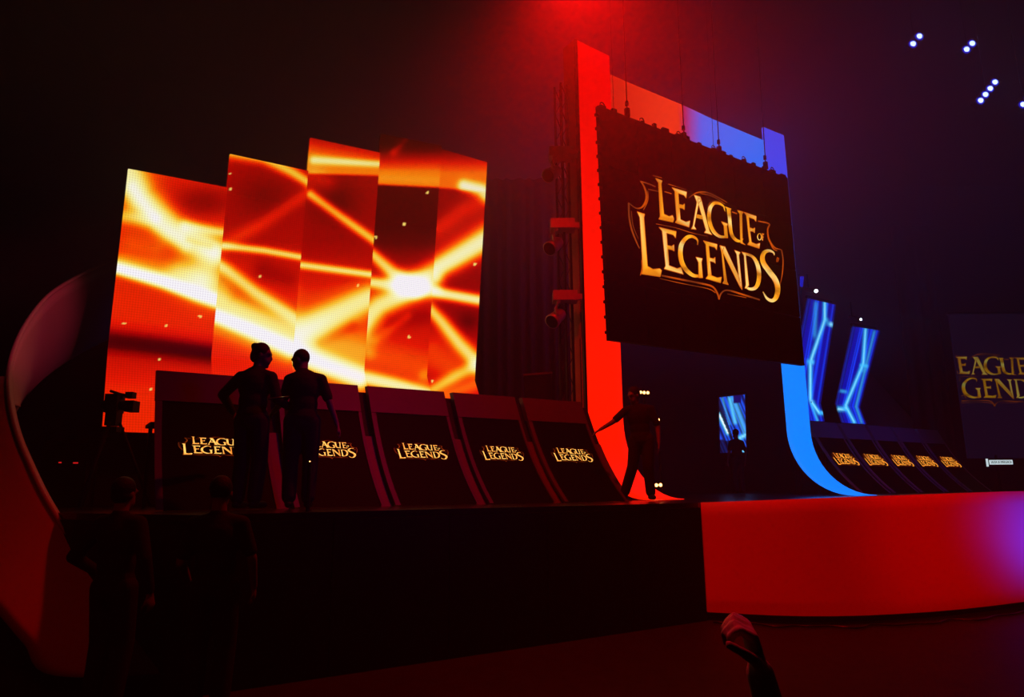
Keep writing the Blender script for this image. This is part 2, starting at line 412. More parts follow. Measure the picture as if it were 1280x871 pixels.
P((662,484),(688,491),(762,650),(776,714),(766,700),(676,520))
P((736,508),(768,520),(760,534),(776,700),(777,714),(764,690),(748,530))
CUR[0] = 13; P((774,518),(802,524),(796,540),(812,690),(800,708),(790,706),(796,690),(786,536))
S([(796,528),(828,540),(852,572),(864,620),(862,672),(845,704),(818,710),(798,700)], [12,14,19,22,22,19,14,10])
CUR[0] = 14; S([(944,536),(940,522),(918,512),(893,520),(882,546),(890,580),(920,622),(950,664),(962,708),(954,752),(932,770),(906,758),(885,724)], [3,8,14,21,24,26,27,27,27,24,18,12,3])
# brown shield lines behind
SH = []
def Q(pts, ws): SH.extend(strokepoly(pts, ws))
Q([(250,152),(290,164),(330,180)], [7,7,6]); Q([(314,122),(362,134)], [3,3]); Q([(396,166),(490,196)], [4,3])
Q([(252,152),(270,180),(283,225),(276,262),(255,288),(225,290),(188,262)], [5,9,12,12,9,6,4])
Q([(289,200),(290,250),(266,300)], [3,4,3])
Q([(190,262),(192,330),(205,400),(232,470),(246,500)], [9,10,9,7,4])
Q([(204,305),(212,380),(240,450)], [4,4,3])
Q([(256,560),(260,600),(250,640)], [4,7,4])
Q([(500,238),(540,212),(590,208),(640,228),(700,262)], [4,7,6,5,3])
Q([(560,214),(620,228),(680,262)], [3,5,3]); Q([(600,300),(612,262),(650,254),(690,270)], [3,5,5,3])
Q([(290,192),(345,205)], [5,5]); Q([(375,205),(412,216)], [5,5]); Q([(725,310),(752,320)], [6,6])
Q([(860,358),(918,372),(910,400),(916,450),(944,494),(982,506)], [6,7,7,9,8,4])
Q([(918,460),(938,500),(960,512)], [4,5,3])
Q([(982,506),(990,560),(986,630),(974,690)], [6,6,5,3])
Q([(360,640),(470,662),(560,680),(625,698),(652,738),(658,764),(668,734),(700,716),(780,738),(870,766)], [8,9,9,9,9,5,8,8,9,8])
Q([(350,655),(470,682),(600,708),(640,730)], [3,4,4,4]); Q([(700,735),(800,755)], [3,3])
Q([(330,372),(430,392),(520,420),(600,436)], [3,4,4,3]); Q([(960,545),(956,570)], [4,4]); Q([(960,548),(968,552),(962,570)], [3,4,3])
# map to the plane of the big screen, normalise
SO = .55
def bigmap(x, y):
    t, z = wt(ZX+x/ZS, ZY+y/ZS, SO); return t, z
lt0 = bigmap(186, 500)[0]; lt1 = bigmap(990, 600)[0]
zc = (bigmap(600, 210)[1]+bigmap(640, 700)[1])/2; tc = (lt0+lt1)/2; LW = lt1-lt0
def norm(x, y): t, z = bigmap(x, y); return (t-tc)/LW, (z-zc)/LW
NL = [[norm(*p) for p in q] for q in LET]; NS = [[norm(*p) for p in q] for q in SH]
def logo_mesh(name, place, material, parent, dim=1.0, small=False, clip=None, tint=(1, 1, 1)):
    """place(u,v,lift)->Vector. brown shield strokes, orange edging and gold fills"""
    mb = MB(); cols = []
    GOLD, ORG, BRN, HI = lin((255, 172, 30)), lin((200, 78, 2)), lin((105, 42, 12)), lin((255, 240, 150))
    def add(poly, lift, colf):
        if clip and any(clip(u, v) for u, v in poly): return
        i = len(mb.v); tr = tessellate_polygon([[Vector((u, v, 0)) for u, v in poly]])
        for u, v in poly: mb.v.append(place(u, v, lift)); cols.append(tuple(x*dim*k_ for x, k_ in zip(colf(u, v), tint)))
        for t in tr: mb.f.append(tuple(i+k for k in t))
    for q in NS: add(q, .002, lambda u, v: tuple((.35 if small else 1)*x for x in mixc(BRN, ORG, .3+.5*math.sin(u*31+v*17))))
    def gold(u, v):
        row = (v-.02-(-u*.0))
        ph = math.sin(u*70+v*40)*.5+.5
        c = mixc(ORG, GOLD, .35+.8*ph)
        c = mixc(c, BRN, max(0, math.sin(v*61-u*20+2))**3*.6)
        return mixc(c, HI, max(0, math.sin(v*46+u*13+1))**2*.6) if not small else mixc(mixc(ORG, GOLD, .25+.75*ph), HI, .05+.35*ph)
    logo = None
    if not small:
        logo = mb.build(name, material, parent, colors=cols)
        if clip: logo['kind'] = 'stuff'
    for gl in sorted(set(GID)):
        if not small: mb = MB(); cols = []
        qs = [q for q, g_ in zip(NL, GID) if g_ == gl]
        for q in qs: add(q, .005, gold)
        if not small:
            for q in qs:
                if len(q) < 5: continue
                for (a, b), (c, d_) in zip(q, q[1:]+q[:1]):
                    l = math.hypot(c-a, d_-b) or 1; nx, ny = -(d_-b)/l*.0016, (c-a)/l*.0016
                    add([(a-nx, b-ny), (c-nx, d_-ny), (c+nx, d_+ny), (a+nx, b+ny)], .007, lambda u, v: lin((196, 92, 14)))
            if mb.v:
                o = mb.build('letter', material, parent, colors=cols); o.parent = logo
    return logo or mb.build(name, material, parent, colors=cols)

# ------------------------------------------------------------------ big hanging screen
tA, zA = wt(748, 135, SO); tB, zB = wt(985, 225, SO); tC, zC = wt(1006, 457, SO); tD, zD = wt(762, 425, SO)
big = thing('video_screen', wp((tA+tC)/2, (zC+zD)/2, SO), 'big black hanging screen with the large gold logo, in front of the lit frame', 'screen')
nx, nz = 6, 4
for i in range(nx):
    for j in range(nz):
        def cc(a, b):
            l = (tD+(tA-tD)*b, zD+(zA-zD)*b); r = (tC+(tB-tC)*b, zC+(zB-zC)*b)
            return l[0]+(r[0]-l[0])*a, l[1]+(r[1]-l[1])*a
        e = .0012
        q = [cc(i/nx+e, j/nz+e), cc((i+1)/nx-e, j/nz+e), cc((i+1)/nx-e, (j+1)/nz-e), cc(i/nx+e, (j+1)/nz-e)]
        mb = MB(); mb.sheet([[wp(q[3][0], q[3][1], SO), wp(q[2][0], q[2][1], SO)], [wp(q[0][0], q[0][1], SO), wp(q[1][0], q[1][1], SO)]], -N*.09)
        mb.build('led_cabinet', M['darkglass'], big)
logo_mesh('logo', lambda u, v, l: wp(tc+u*LW, zc+v*LW, SO+l), M['logo'], big, 1.2)
# rigging: bumper bar, clamps, cables
def edge(a): return wp(tA+(tB-tA)*a, zA+(zB-zA)*a, SO-.045)
mb = MB(); mb.box((edge(0)+edge(1))/2+Z*.03, (edge(1)-edge(0))/2, N*.04, Z*.03); mb.build('bumper_bar', M['black'], big)
for k in range(17):
    a = (k+.5)/17+random.uniform(-.015, .015); p = edge(a); mb = MB(); h = random.uniform(.05, .11)
    mb.box(p+Z*(.05+h/2), U*random.uniform(.03, .09), N*.03, Z*h/2); 
    if k % 3 == 0: mb.tube([p+Z*(.05+h)+U*.06*math.cos(t)+Z*.07*math.sin(t) for t in [i*math.pi/6 for i in range(7)]], .012, 6)
    mb.build('rigging_clamp', M['black'], big)
for k in range(16):
    a = (k+.5)/16; tt = tD+(tA-tD)*a; zz = zD+(zA-zD)*a
    MB().box(wp(tt-.03, zz, SO-.03), U*.035, N*.02, Z*.025).build('side_latch', M['black'], big)
for px, py0, py1 in ((765, 92, 134), (782, 100, 142), (853, 130, 172), (890, 148, 186), (897, 152, 189), (955, 165, 208)):
    a, za = wt(px, py0-34, .3); b, zb_ = wt(px+2, py1, .3)
    mb = MB(); w_ = .012 if px not in (765, 890) else .005
    mb.tube([wp(a, za+2.5, .3), wp(b, zb_-.1, .3)], w_, 6)
    if w_ > .01:
        mb.box(wp(b, zb_+.02, .3), U*.04, N*.04, Z*.09); mb.box(wp(b, zb_+.22, .3), U*.025, N*.025, Z*.05)
    mb.build('hoist_cable', M['black'], big)
    
# ------------------------------------------------------------------ truss post beside frame and moving lights
post = thing('truss_post', wp(-.25, DECK, .1), 'dark metal lighting post close beside the red leg of the portal frame', 'post')
pz = wt(728, 200)[1]
for dt, do in ((-.1, 0), (.1, 0), (.1, -.2), (-.1, -.2)):
    MB().tube([wp(-.30+dt*.7, DECK, do), wp(-.30+dt*.7, 9.3, do)], .025).build('chord', M['metal'], post)
for k in range(14):
    z0 = DECK+k*.56; mb = MB()
    for do in (0, -.2): mb.tube([wp(-.37, z0, do), wp(-.23, z0+.28, do), wp(-.37, z0+.56, do)], .011, 6)
    mb.build('lacing', M['metal'], post)
MB().tube([wp(-.12, DECK, .08), wp(-.12, wt(728, 425)[1], .08)], .016).build('chrome_pole', M['chrome'], post)
for k, (px, py) in enumerate(((694, 190), (696, 279), (699, 368))):
    c = at_depth(px, py, 12.2)
    lab = ['topmost of the three dark moving-head lights left of the red leg', 'middle one of the three dark moving-head lights left of the red leg', 'lowest of the three dark moving-head lights left of the red leg'][k]
    t = thing('moving_light', c, lab, 'stage light', 'moving-head lights stacked on the post')
    X_ = Vector((1, 0, 0)); Y_ = Vector((0, 1, 0))
    mb = MB(); mb.box(c+X_*.1+Z*-.05, X_*.22, Y_*.16, Z*.09); mb.box(c+X_*.36-Z*.05, X_*.05, Y_*.05, Z*.05); mb.build('base', M['headm'], t)
    MB().tube([c+X_*.4-Z*.05, wp(-.37, c.z-.05, 0)], .025).build('bracket', M['headm'], t)
    mb = MB()
    for s in (-1, 1): mb.tube([c+X_*(-.02)+Z*(-.14)+Y_*.12*s, c+X_*(-.08)+Z*(-.3)+Y_*.17*s, c+X_*(-.05)+Z*(-.42)+Y_*.16*s], .03)
    mb.tube([c+X_*(-.02)-Z*.15-Y_*.13, c+X_*(-.02)-Z*.15+Y_*.13], .04); mb.build('yoke', M['headm'], t)
    hd = c+Vector((-.05, 0, -.42)); ax = Vector((-.45, -.5, -.5)).normalized()
    o = MB().tube([hd-ax*.16, hd-ax*.12, hd+ax*.1, hd+ax*.18], .10, 14, .14).build('head', M['headm'], t, True)
    MB().tube([hd+ax*.181, hd+ax*.19], .12, 14).build('lens', M['darkglass'], t)
# pleated drape behind the columns
def drape(name, x0, x1, y, z0, z1, label, folds=8, amp=.06, par=None):
    n_ = int((x1-x0)*folds*4); rows = []
    for zz in (z1, z0):
        rows.append([Vector((x0+(x1-x0)*j/n_, y+amp*math.sin(j/4*2*math.pi/2+.8*math.sin(j*.37)), zz)) for j in range(n_+1)])
    o = MB().sheet(rows, Vector((0, .03, 0))).build(name, M['drape'], None, True); tag(o, label, 'curtain'); return o
drape('curtain', -2.6, 1.6, 17.0, DECK+.02, 9.5, 'dark red pleated curtain hanging left of the portal frame', 7)
drape('curtain', 13.9, at_depth(1191, 520, 24.5).x, 24.5, DECK+.02, 11, 'black pleated curtain hiding the left end of the far projection screen', 5)
# dark flight case behind booths
c = at_depth(672, 486, 14); fc = thing('equipment_rack', Vector((c.x, c.y, DECK)), 'tall black equipment rack behind the desks in front of the curtain', 'rack')
MB().abox(c.x-.27, c.x+.27, c.y-.2, c.y+.2, DECK+.05, c.z+.24).build('case', M['black'], fc)
MB().box((c.x, c.y, c.z+.27), (.29, 0, .02), (0, .24, 0), (0, 0, .02)).build('lid', M['fin'], fc)

# ------------------------------------------------------------------ orange LED columns
LP = at_depth(150, 400, 10.0); LP.z = 0
def lt(px, py, o=0): p = on_plane(px, py, LP+N*o, N); return (p-LP).dot(U), p.z
ZK = lt(594, 475)[1]; zbot = lt(150, 544)[1]; ZT = lt(608, 200, .45)[1]
def lo(z): return .47*(z-ZK)/(ZT-ZK) if z > ZK else .55*(ZK-z)
HEAT = [(-.2,(15,0,0)),(0,(52,0,0)),(.12,(92,0,0)),(.25,(170,2,0)),(.38,(232,22,0)),(.5,(255,72,0)),(.62,(255,135,8)),(.76,(255,200,50)),(.92,(255,238,135)),(1.1,(253,250,190)),(1.3,(255,252,235)),(1.5,(252,248,255))]
HEAT = [(a, lin(c_)) for a, c_ in HEAT]
def heat(h):
    if h <= HEAT[0][0]: return HEAT[0][1]
    for (a, ca), (b, cb) in zip(HEAT, HEAT[1:]):
        if h <= b: return mixc(ca, cb, (h-a)/(b-a))
    return HEAT[-1][1]
def pdist(x, y, pts):
    best = 1e9; side = 0; tt = 0
    n_ = len(pts)-1
    for i in range(n_):
        (x0, y0), (x1, y1) = pts[i], pts[i+1]; dx, dy = x1-x0, y1-y0; L2 = dx*dx+dy*dy
        t = max(0, min(1, ((x-x0)*dx+(y-y0)*dy)/L2)); ex, ey = x-x0-t*dx, y-y0-t*dy; d_ = math.hypot(ex, ey)
        if d_ < best: best = d_; side = dx*ey-dy*ex; tt = (i+t)/n_
    return best, side, tt
# beam: (points, amplitude, width, [end width], [width on the upper side])
def soft(d_, a, b):
    k = max(0, min(1, d_/5+.5)); return a+(b-a)*k*k*(3-2*k)
COLS = [
 dict(x=(163,288,131,262), base=lambda x, y: .40+.0*x-(.20*math.exp(-((x-255)/45)**2-((y-252)/22)**2)),
  beams=[(((158,212),(176,248),(215,284),(268,315)),.62,22,14),(((165,235),(185,262),(195,272)),.3,9,7),(((150,270),(190,276),(232,306)),.30,9,9),(((232,283),(290,292)),.38,7,6),
   (((262,325),(255,345)),.34,28,24),(((225,340),(250,352)),.25,18,18),(((143,334),(205,352),(275,377)),1.15,7,8),(((150,325),(215,345),(270,365)),.25,9,20),
   (((165,305),(195,312)),.10,14,14),(((120,424),(190,432),(265,442)),-.34,15,13),(((130,455),(262,460)),-.06,20,20),(((236,300),(262,308)),-.25,5,5)]),
 dict(x=(285,390,259,363), base=lambda x, y: .26+.14*max(0, min(1, (y-300)/60))-.10*math.exp(-((x-330)/40)**2-((y-245)/28)**2),
  beams=[(((282,188),(330,197),(365,215),(392,232)),.52,9,6),(((276,308),(330,278),(392,236)),.15,10,7),(((278,307),(330,313),(380,322)),.55,5,4.5),
   (((270,328),(285,338),(320,366),(372,400)),.45,7,9),(((262,345),(280,385),(365,425)),.34,20,22),(((264,392),(310,411),(364,435)),1.1,8,9),(((266,372),(310,392),(370,415)),.20,12,14),
   (((262,410),(360,448)),.12,10,10),(((330,340),(360,350)),-.12,16,16),(((270,455),(360,470)),-.02,14,14)]),
 dict(x=(388,482,362,451), base=lambda x, y: soft(y-217-(x-388)*.03, max(.1, min(.6, .2+(y-168-(x-388)*.18)*.016)), .22+.16*max(0, min(1, (y-300)/70))-.10*math.exp(-((x-420)/32)**2-((y-252)/28)**2)),
  beams=[(((392,200),(480,205)),.38,5,4),(((388,243),(425,270),(470,302)),.55,6,6),(((392,222),(410,228)),.12,14,10),(((376,331),(420,337),(464,343)),.58,5,4.5),
   (((362,425),(405,400),(462,372)),.60,20,17),(((364,438),(405,455),(450,472)),1.0,12,12),(((365,420),(450,440)),.30,30,28),(((362,350),(366,400)),.10,12,12),(((390,365),(430,352)),.02,20,20),
   (((400,425),(440,408)),-.16,10,8),(((390,475),(450,492)),.08,8,8)]),
 dict(x=(479,553,449,535), base=lambda x, y: soft(y-231-(x-479)*.05, .58 if y > 214 else max(-.08, .58-(214-y)*.019), .04+.30*max(0, min(1, (y-285)/75))),
  beams=[(((492,190),(520,162)),.22,5,4),(((478,222),(552,226)),.06,8,8),(((464,316),(490,340),(520,362)),.62,7,10),(((505,358),(530,348),(556,332)),.60,13,15),(((458,352),(500,357),(545,364)),.62,7,9),
   (((448,405),(475,382),(520,360)),.62,17,12),(((505,352),(530,352)),.35,12,12),(((452,410),(460,440)),.20,14,10),(((470,425),(510,395)),.12,7,5),(((446,470),(490,480),(550,496)),.70,9,8),(((470,445),(530,460)),.14,22,22),
   (((530,470),(600,455)),.15,8,8),(((490,400),(530,395)),-.1,14,14)]),
 dict(x=(552,609,533,597), base=lambda x, y: soft(y-235-(x-552)*.08, .56 if y > 216 else max(0, .56-(216-y)*.016), .20+.08*max(0, min(1, (y-380)/80))-.10*math.exp(-((x-585)/16)**2-((y-402)/14)**2)),
  beams=[(((580,232),(600,238),(612,246)),.65,7,9),(((548,285),(580,262),(610,248)),.16,10,12),(((535,342),(570,322),(612,297)),.85,12,15),(((530,362),(565,369),(604,376)),.82,7,7),(((540,355),(545,350)),.4,16,10),
   (((530,378),(552,402),(575,430),(602,458)),.60,7,11),(((545,315),(600,285)),.10,22,20),(((535,490),(570,470),(600,455)),.42,7,9),(((550,498),(600,478)),.25,10,10),(((540,440),(560,455)),.18,26,20)]),
]
SPARK = [(289,236),(534,241),(505,280),(470,297),(594,330),(447,357),(250,396),(155,404),(208,407),(200,449),(511,421),(325,345),(541,476),(288,217),(188,487)]
led_labels = ['leftmost orange LED column, lowest top, behind the video camera',
 'second orange LED column from the left, top stepped up',
 'third orange LED column from the left, with the highest bright top',
 'fourth orange LED column, dim dark red at its top edge',
 'rightmost orange LED column beside the dark curtain']
tops_px = [(205, 229), (187, 210), (169, 190), (166, 181), (184, 201)]
for ci, cdct in enumerate(COLS):
    xt0, xt1, xb0, xb1 = cdct['x']
    # vertical edges fitted on the leaning plane, averaged top and bottom
    def tedge(xt, yt, xb, yb): return (lt(xt, yt, .47)[0]+lt(xb, yb, 0)[0])/2
    ya, yb_ = tops_px[ci]
    t0 = tedge(xt0, ya, xb0, 460); t1 = tedge(xt1, yb_, xb1, 465)
    if ci: t0 = prev_t1-.01
    prev_t1 = t1
    ztl = lt(xt0, ya, .47)[1]; ztr = lt(xt1, yb_, .47)[1]
    bo = -.012*ci
    base = LP+U*((t0+t1)/2)
    col = thing('led_column', Vector((base.x, base.y, DECK)), led_labels[ci], 'led screen', 'leaning orange LED columns at the left')
    nt_ = 7; W_ = 54 if ci == 0 else 44
    for k in range(nt_):
        rows = []; uvr = []
        rn = 30
        for i in range(rn+1):
            f = (k+i/rn)/nt_; row = []
            for j in range(W_+1):
                g = j/W_; zt_ = ztl+(ztr-ztl)*g; gap = .002
                z = zbot+(zt_-zbot)*f; z += gap*(1 if i == 0 else -1 if i == rn else 0)
                t_ = t0+(t1-t0)*g; row.append(LP+U*t_+N*(lo(z)+bo)+Z*z)
            rows.append(row)
        mb = MB(); mb.v = [p for r in rows for p in r]; nc = W_+1
        for i in range(rn):
            for j in range(W_): mb.f.append((i*nc+j, i*nc+j+1, (i+1)*nc+j+1, (i+1)*nc+j))
        cols = []; uvs = []
        for idx, p in enumerate(mb.v):
            x, y = project(p); h = cdct['base'](x, y)
            for b in cdct['beams']:
                pts, amp, w0, w1 = b; d_, s_, tt = pdist(x, y, pts)
                ww = w0+(w1-w0)*tt; h += amp*math.exp(-(d_/ww)**2)
            for sx, sy in SPARK:
                if abs(x-sx) < 1.5 and abs(y-sy) < 1.4: h = max(h, .85)
            cols.append(heat(h)); uvs.append(((p-LP).dot(U), p.z))
        # give the tile thickness
        nfront = len(mb.v); back = [p-N*.08 for p in mb.v]
        ring = [j for j in range(nc)]+[i*nc+nc-1 for i in range(1, rn+1)]+[rn*nc+j for j in range(nc-2, -1, -1)]+[i*nc for i in range(rn-1, 0, -1)]
        bi = {}
        for r_ in ring: bi[r_] = len(mb.v); mb.v.append(back[r_]); cols.append((0, 0, 0)); uvs.append((0, 0))
        for a, b in zip(ring, ring[1:]+ring[:1]): mb.f.append((a, bi[a], bi[b], b))
        for i in range(rn):
            if i in (0, rn-1): 
                e_ = 0 if i == 0 else rn; o_ = 1 if i == 0 else rn-1
                mb.f.append(tuple([bi[e_*nc+j] for j in range(nc)]+[bi[o_*nc+nc-1], bi[o_*nc]]))
            else: mb.f.append((bi[i*nc], bi[i*nc+nc-1], bi[(i+1)*nc+nc-1], bi[(i+1)*nc]))
        mb.build('led_tile', M['leds'], col, colors=cols, uvs=uvs)
    mb = MB(); tm = (t0+t1)/2
    for s in (-.3, .3): mb.tube([LP+U*(tm+s)+N*(-.20)+Z*(DECK+.01), LP+U*(tm+s)+N*(-.20)+Z*ZK, LP+U*(tm+s)+N*(.20)+Z*(ztr-.25)], .03)
    mb.build('support_frame', M['black'], col)
    MB().box(LP+U*tm+N*.25+Z*((DECK+zbot)/2-.02), U*((t1-t0)/2-.01), N*.02, Z*((zbot-DECK)/2-.03)).build('base_cover', M['black'], col)

# ------------------------------------------------------------------ player booths
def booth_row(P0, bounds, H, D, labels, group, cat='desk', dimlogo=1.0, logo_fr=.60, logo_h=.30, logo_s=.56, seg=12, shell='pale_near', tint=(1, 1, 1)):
    def oz(s): return D*(.66*s+.34*s**3), DECK+.015+H*(1-s)
    def pt(t, s, lift=0):
        o, z = oz(s); e = 1e-3; o2, z2 = oz(s+e); tg = Vector((o2-o, z2-z)); nn = Vector((-tg.y, tg.x)).normalized()
        return P0+U*t+N*(o+nn.x*lift)+Z*(z+nn.y*lift)
    for k in range(5):
        t0, t1 = bounds[k], bounds[k+1]; wd = t1-t0; g = wd*.035
        a, b = t0+g, t1-g*2.2
        root = thing('player_desk', P0+U*((t0+t1)/2)+N*.4+Z*DECK, labels[k], cat, group)
        def slab(name, ta, tb, s0, s1, lift, thick, m_, n_=seg, par=root):
            mb = MB(); rows = [[pt(ta, s0+(s1-s0)*i/n_, lift), pt(tb, s0+(s1-s0)*i/n_, lift)] for i in range(n_+1)]
            mb.sheet(rows, -N*thick); return mb.build(name, m_, par)
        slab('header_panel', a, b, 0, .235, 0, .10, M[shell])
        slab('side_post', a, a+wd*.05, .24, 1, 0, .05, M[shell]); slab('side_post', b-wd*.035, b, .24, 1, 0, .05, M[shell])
        sc = slab('front_screen', a+wd*.052, b-wd*.037, .225, 1, -.015, .05, M['darkglass'])
        tcn = (a+b)/2+wd*.02; lw = wd*logo_fr
        logo_mesh('logo', lambda u, v, l: pt(tcn+u*lw, logo_s-v*logo_h, -.008+l*.4), M['logob'], root, dimlogo, True, tint=tint)
        # inner fin between this desk and the next
        mb = MB(); mb.sheet([[pt(b-.06, .02+.41*i/4, -.12), pt(t1+g+.05, .02+.41*i/4, -.12)] for i in range(5)], -N*.04); mb.build('dark_slot_filler', M['black'], root)  # added black sheet: keeps the slot dark and LED light from showing through
        mb = MB(); mb.sheet([[pt(b-.03, .42+.58*i/8, -.08), pt(t1+g+.03, .42+.58*i/8, -.08)] for i in range(9)], -N*.04)
        fo_ = mb.build('side_fin', M['fin'] , root)
        # table top behind
        MB().box(P0+U*((a+b)/2)-N*.38+Z*(DECK+H*.62), U*((b-a)/2), N*.27, Z*.02).build('tabletop', M['black'], root)
        for s in (-1, 1): MB().box(P0+U*((a+b)/2+s*((b-a)/2-.05))-N*.55+Z*(DECK+H*.31-.012), U*.02, N*.03, Z*(H*.31-.01)).build('leg', M['black'], root)
tl_px = (190, 462)
B0 = at_depth(190, 462, 8.1); HB = B0.z-DECK-.015; BP = Vector((B0.x, B0.y, 0))
def bt(px, py, o=.36): p = on_plane(px, py, BP+N*o, N); return (p-BP).dot(U)
bb = [0, bt(346, 575), bt(465, 572), bt(577, 572), bt(667, 572), bt(752, 572)]
booth_row(BP, bb, HB, 1.05, ['leftmost player desk beside the orange wall, its logo half covered by the standing person',
  'player desk with only the end of its logo visible, right behind the two standing people',
  'third player desk from the left, complete gold logo, just right of the two standing people',
  'fourth player desk from the left, second from the red leg, complete gold logo',
  'player desk touching the red leg of the portal frame'], 'curved player desks on the left')
F0 = at_depth(1012, 526, 19.0); FP = Vector((F0.x, F0.y, 0)); HF = F0.z-DECK-.015
def ft(px, py, o=.5): p = on_plane(px, py, FP+N*o, N); return (p-FP).dot(U)
fb = [ft(1034, 575), ft(1074, 576), ft(1109, 577), ft(1141, 578), ft(1171, 579), ft(1200, 580)]
booth_row(FP, fb, HF, 1.35, ['far small player desk closest to the blue curved leg', 'second far player desk counted from the blue curved leg', 'middle one of the five far blue-lit player desks',
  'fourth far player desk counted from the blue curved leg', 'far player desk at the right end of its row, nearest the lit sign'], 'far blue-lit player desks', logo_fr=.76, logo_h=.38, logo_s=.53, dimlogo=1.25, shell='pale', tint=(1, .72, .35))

# ------------------------------------------------------------------ far blue LED columns
GP = at_depth(1030, 500, 23.0); GP.z = 0
def gt(px, py, o): p = on_plane(px, py, GP+N*o, N); return p
def blue_col(rowsL, rowsR, streaks, label, base):
    os_ = [1.0, 0.0, .3]; nn = [30, 10]; rows = []
    for s in range(2):
        for i in range(nn[s]+(1 if s == 1 else 0)):
            f = i/nn[s]; o = os_[s]+(os_[s+1]-os_[s])*f
            L_ = gt(rowsL[s][0], rowsL[s][1], os_[s]).lerp(gt(rowsL[s+1][0], rowsL[s+1][1], os_[s+1]), f)
            R_ = gt(rowsR[s][0], rowsR[s][1], os_[s]).lerp(gt(rowsR[s+1][0], rowsR[s+1][1], os_[s+1]), f)
            rows.append([L_.lerp(R_, j/40) for j in range(41)])
    mb = MB(); mb.sheet(rows, -N*.08); cols = []
    nf = len(rows)*41
    for idx in range(len(mb.v)):
        if idx >= nf: cols.append((0, 0, 0)); continue
        i, j = divmod(idx, 41); x, y = project(mb.v[idx]); g = j/40
        c_ = list(lin((4, 8, 150)))
        s = .5+.5*math.sin(g*57+1.3*math.sin(g*23)); s *= .5+.5*math.sin(g*19+2)
        c_ = list(mixc(c_, lin((10, 60, 245)), s*1.1))
        if g < .08 or g > .94: c_ = [v*.4 for v in c_]
        for pts, amp, w_ in streaks:
            d_ = pdist(x, y, pts)[0]; e = amp*math.exp(-(d_/w_)**2); c_ = mixc(c_, lin((60, 190, 255)), e)
            if e > .8: c_ = mixc(c_, lin((170, 240, 255)), (e-.8)*3)
        cols.append(tuple(c_))
    c0 = rows[-1][20]
    root = thing('led_column', Vector((c0.x, c0.y, DECK)), label, 'led screen', 'bent blue LED columns at the far right')
    mb.build('led_face', M['ledb'], root, colors=cols, uvs=[((v-GP).dot(U), v.z) for v in mb.v])
    up = rows[0]; MB().tube([up[2]-N*.12+Z*.1, up[-3]-N*.12+Z*.1], .05, 8).build('top_bar', M['black'], root)
    lo_ = rows[-1]; mb = MB()
    for j in (8, 32): mb.tube([lo_[j]-N*.14, Vector((lo_[j].x, lo_[j].y, DECK))-N*.14], .04, 8)
    mb.build('support_frame', M['black'], root)
blue_col([(1011,373),(986,500),(992,524)], [(1045,381),(1026,504),(1031,526.5)],
  [(((1031,378),(1031,400),(1013,452),(1013,500),(1024,516),(1032,516)),1,2.2),(((1031,400),(1041,407)),1,1.8),(((1010,453),(1016,453)),.9,2),(((1014,505),(1022,526)),.7,1.5),(((1020,380),(1018,420)),.4,2.5)],
  'bent blue LED column partly hidden by the blue leg of the frame', None)
blue_col([(1067,408),(1046,504),(1054,528)], [(1100,413),(1075,509),(1083,530)],
  [(((1082,411),(1079,455),(1057,507),(1068,528)),.95,2.2),(((1076,457),(1084,457)),.8,1.6),(((1076,462),(1083,462)),.8,1.3),(((1047,511),(1058,511)),1,2.4),(((1051,489),(1058,489)),.5,1.2),(((1093,414),(1070,508),(1077,528)),.45,1.6)],
  'bent blue LED column standing free, right of the other blue one', None)
mb = MB(); q = [at_depth(*p, 22.5) for p in ((1001,345),(1005,345.5),(1003.5,358),(1001,357))]
mb.sheet([[q[0], q[1]], [q[3], q[2]]], Vector((0, .08, 0)))
ls = thing('led_strip', Vector((q[0].x, q[0].y, DECK)), None, None)
mb.build('strip', M['ledb'], ls, colors=[lin((10, 30, 190))]*8)
MB().tube([q[0]+Vector((0, .14, .1)), Vector((q[0].x, q[0].y+.14, DECK))], .04).build('pole', M['black'], ls)
tag(ls, 'thin blue glowing strip just right of the big black screen edge', 'led strip')
# dark sloped scenic ramp behind far desks
mb = MB(); rows = []
for (x0, y0), (x1, y1) in zip([(1084,462),(1104,484),(1126,508),(1145,528),(1160,545)], [(1072,520),(1084,530),(1100,540),(1118,550),(1130,560)]):
    rows.append([at_depth(x0, y0, 25.6), at_depth(x1, y1, 25.2)])
rq = rows[2][1]; o = thing('scenic_ramp', Vector((rq.x, rq.y, DECK)), None, None)
mb.sheet(rows, Vector((0, .08, 0))).build('sheet', M['pale'], o, True)
MB().tube([Vector((rq.x, rq.y+.16, DECK)), rq+Vector((0, .16, .3))], .06).build('post', M['black'], o)
tag(o, 'dim violet curved scenic sheet sloping down behind the far desks', 'stage set')

# ------------------------------------------------------------------ far projection screen, sign, far monitor
YS = 26.0
a, b = at_depth(1186, 393, YS), at_depth(1330, 572, YS)
ps = thing('projection_screen', ((a.x+b.x)/2, YS, b.z), 'dim violet projection screen with greenish gold logo at the right edge', 'screen')
MB().abox(a.x, b.x, YS, YS+.06, b.z, a.z).build('screen_cloth', M['dimscreen'], ps)
MB().abox(a.x-.05, b.x+.05, YS-.02, YS+.1, a.z, a.z+.08).build('top_bar', M['black'], ps)
c0 = at_depth(1234, 471, YS); fw = (at_depth(1313, 470, YS)-at_depth(1155, 470, YS)).x
logo_mesh('logo', lambda u, v, l: Vector((c0.x+u*fw, YS-l, c0.z+v*fw*.86)), M['logod'], ps, 1.0, tint=(.75, .95, .6), clip=lambda u, v: c0.x+u*fw > b.x-.02 or c0.x+u*fw < a.x)
YE = 22.0
a, b = at_depth(1230.5, 572.5, YE), at_depth(1267.5, 584, YE)
es = thing('emergency_exit_sign', ((a.x+b.x)/2, YE, b.z), 'small white lit emergency exit sign below the projection screen', 'sign')
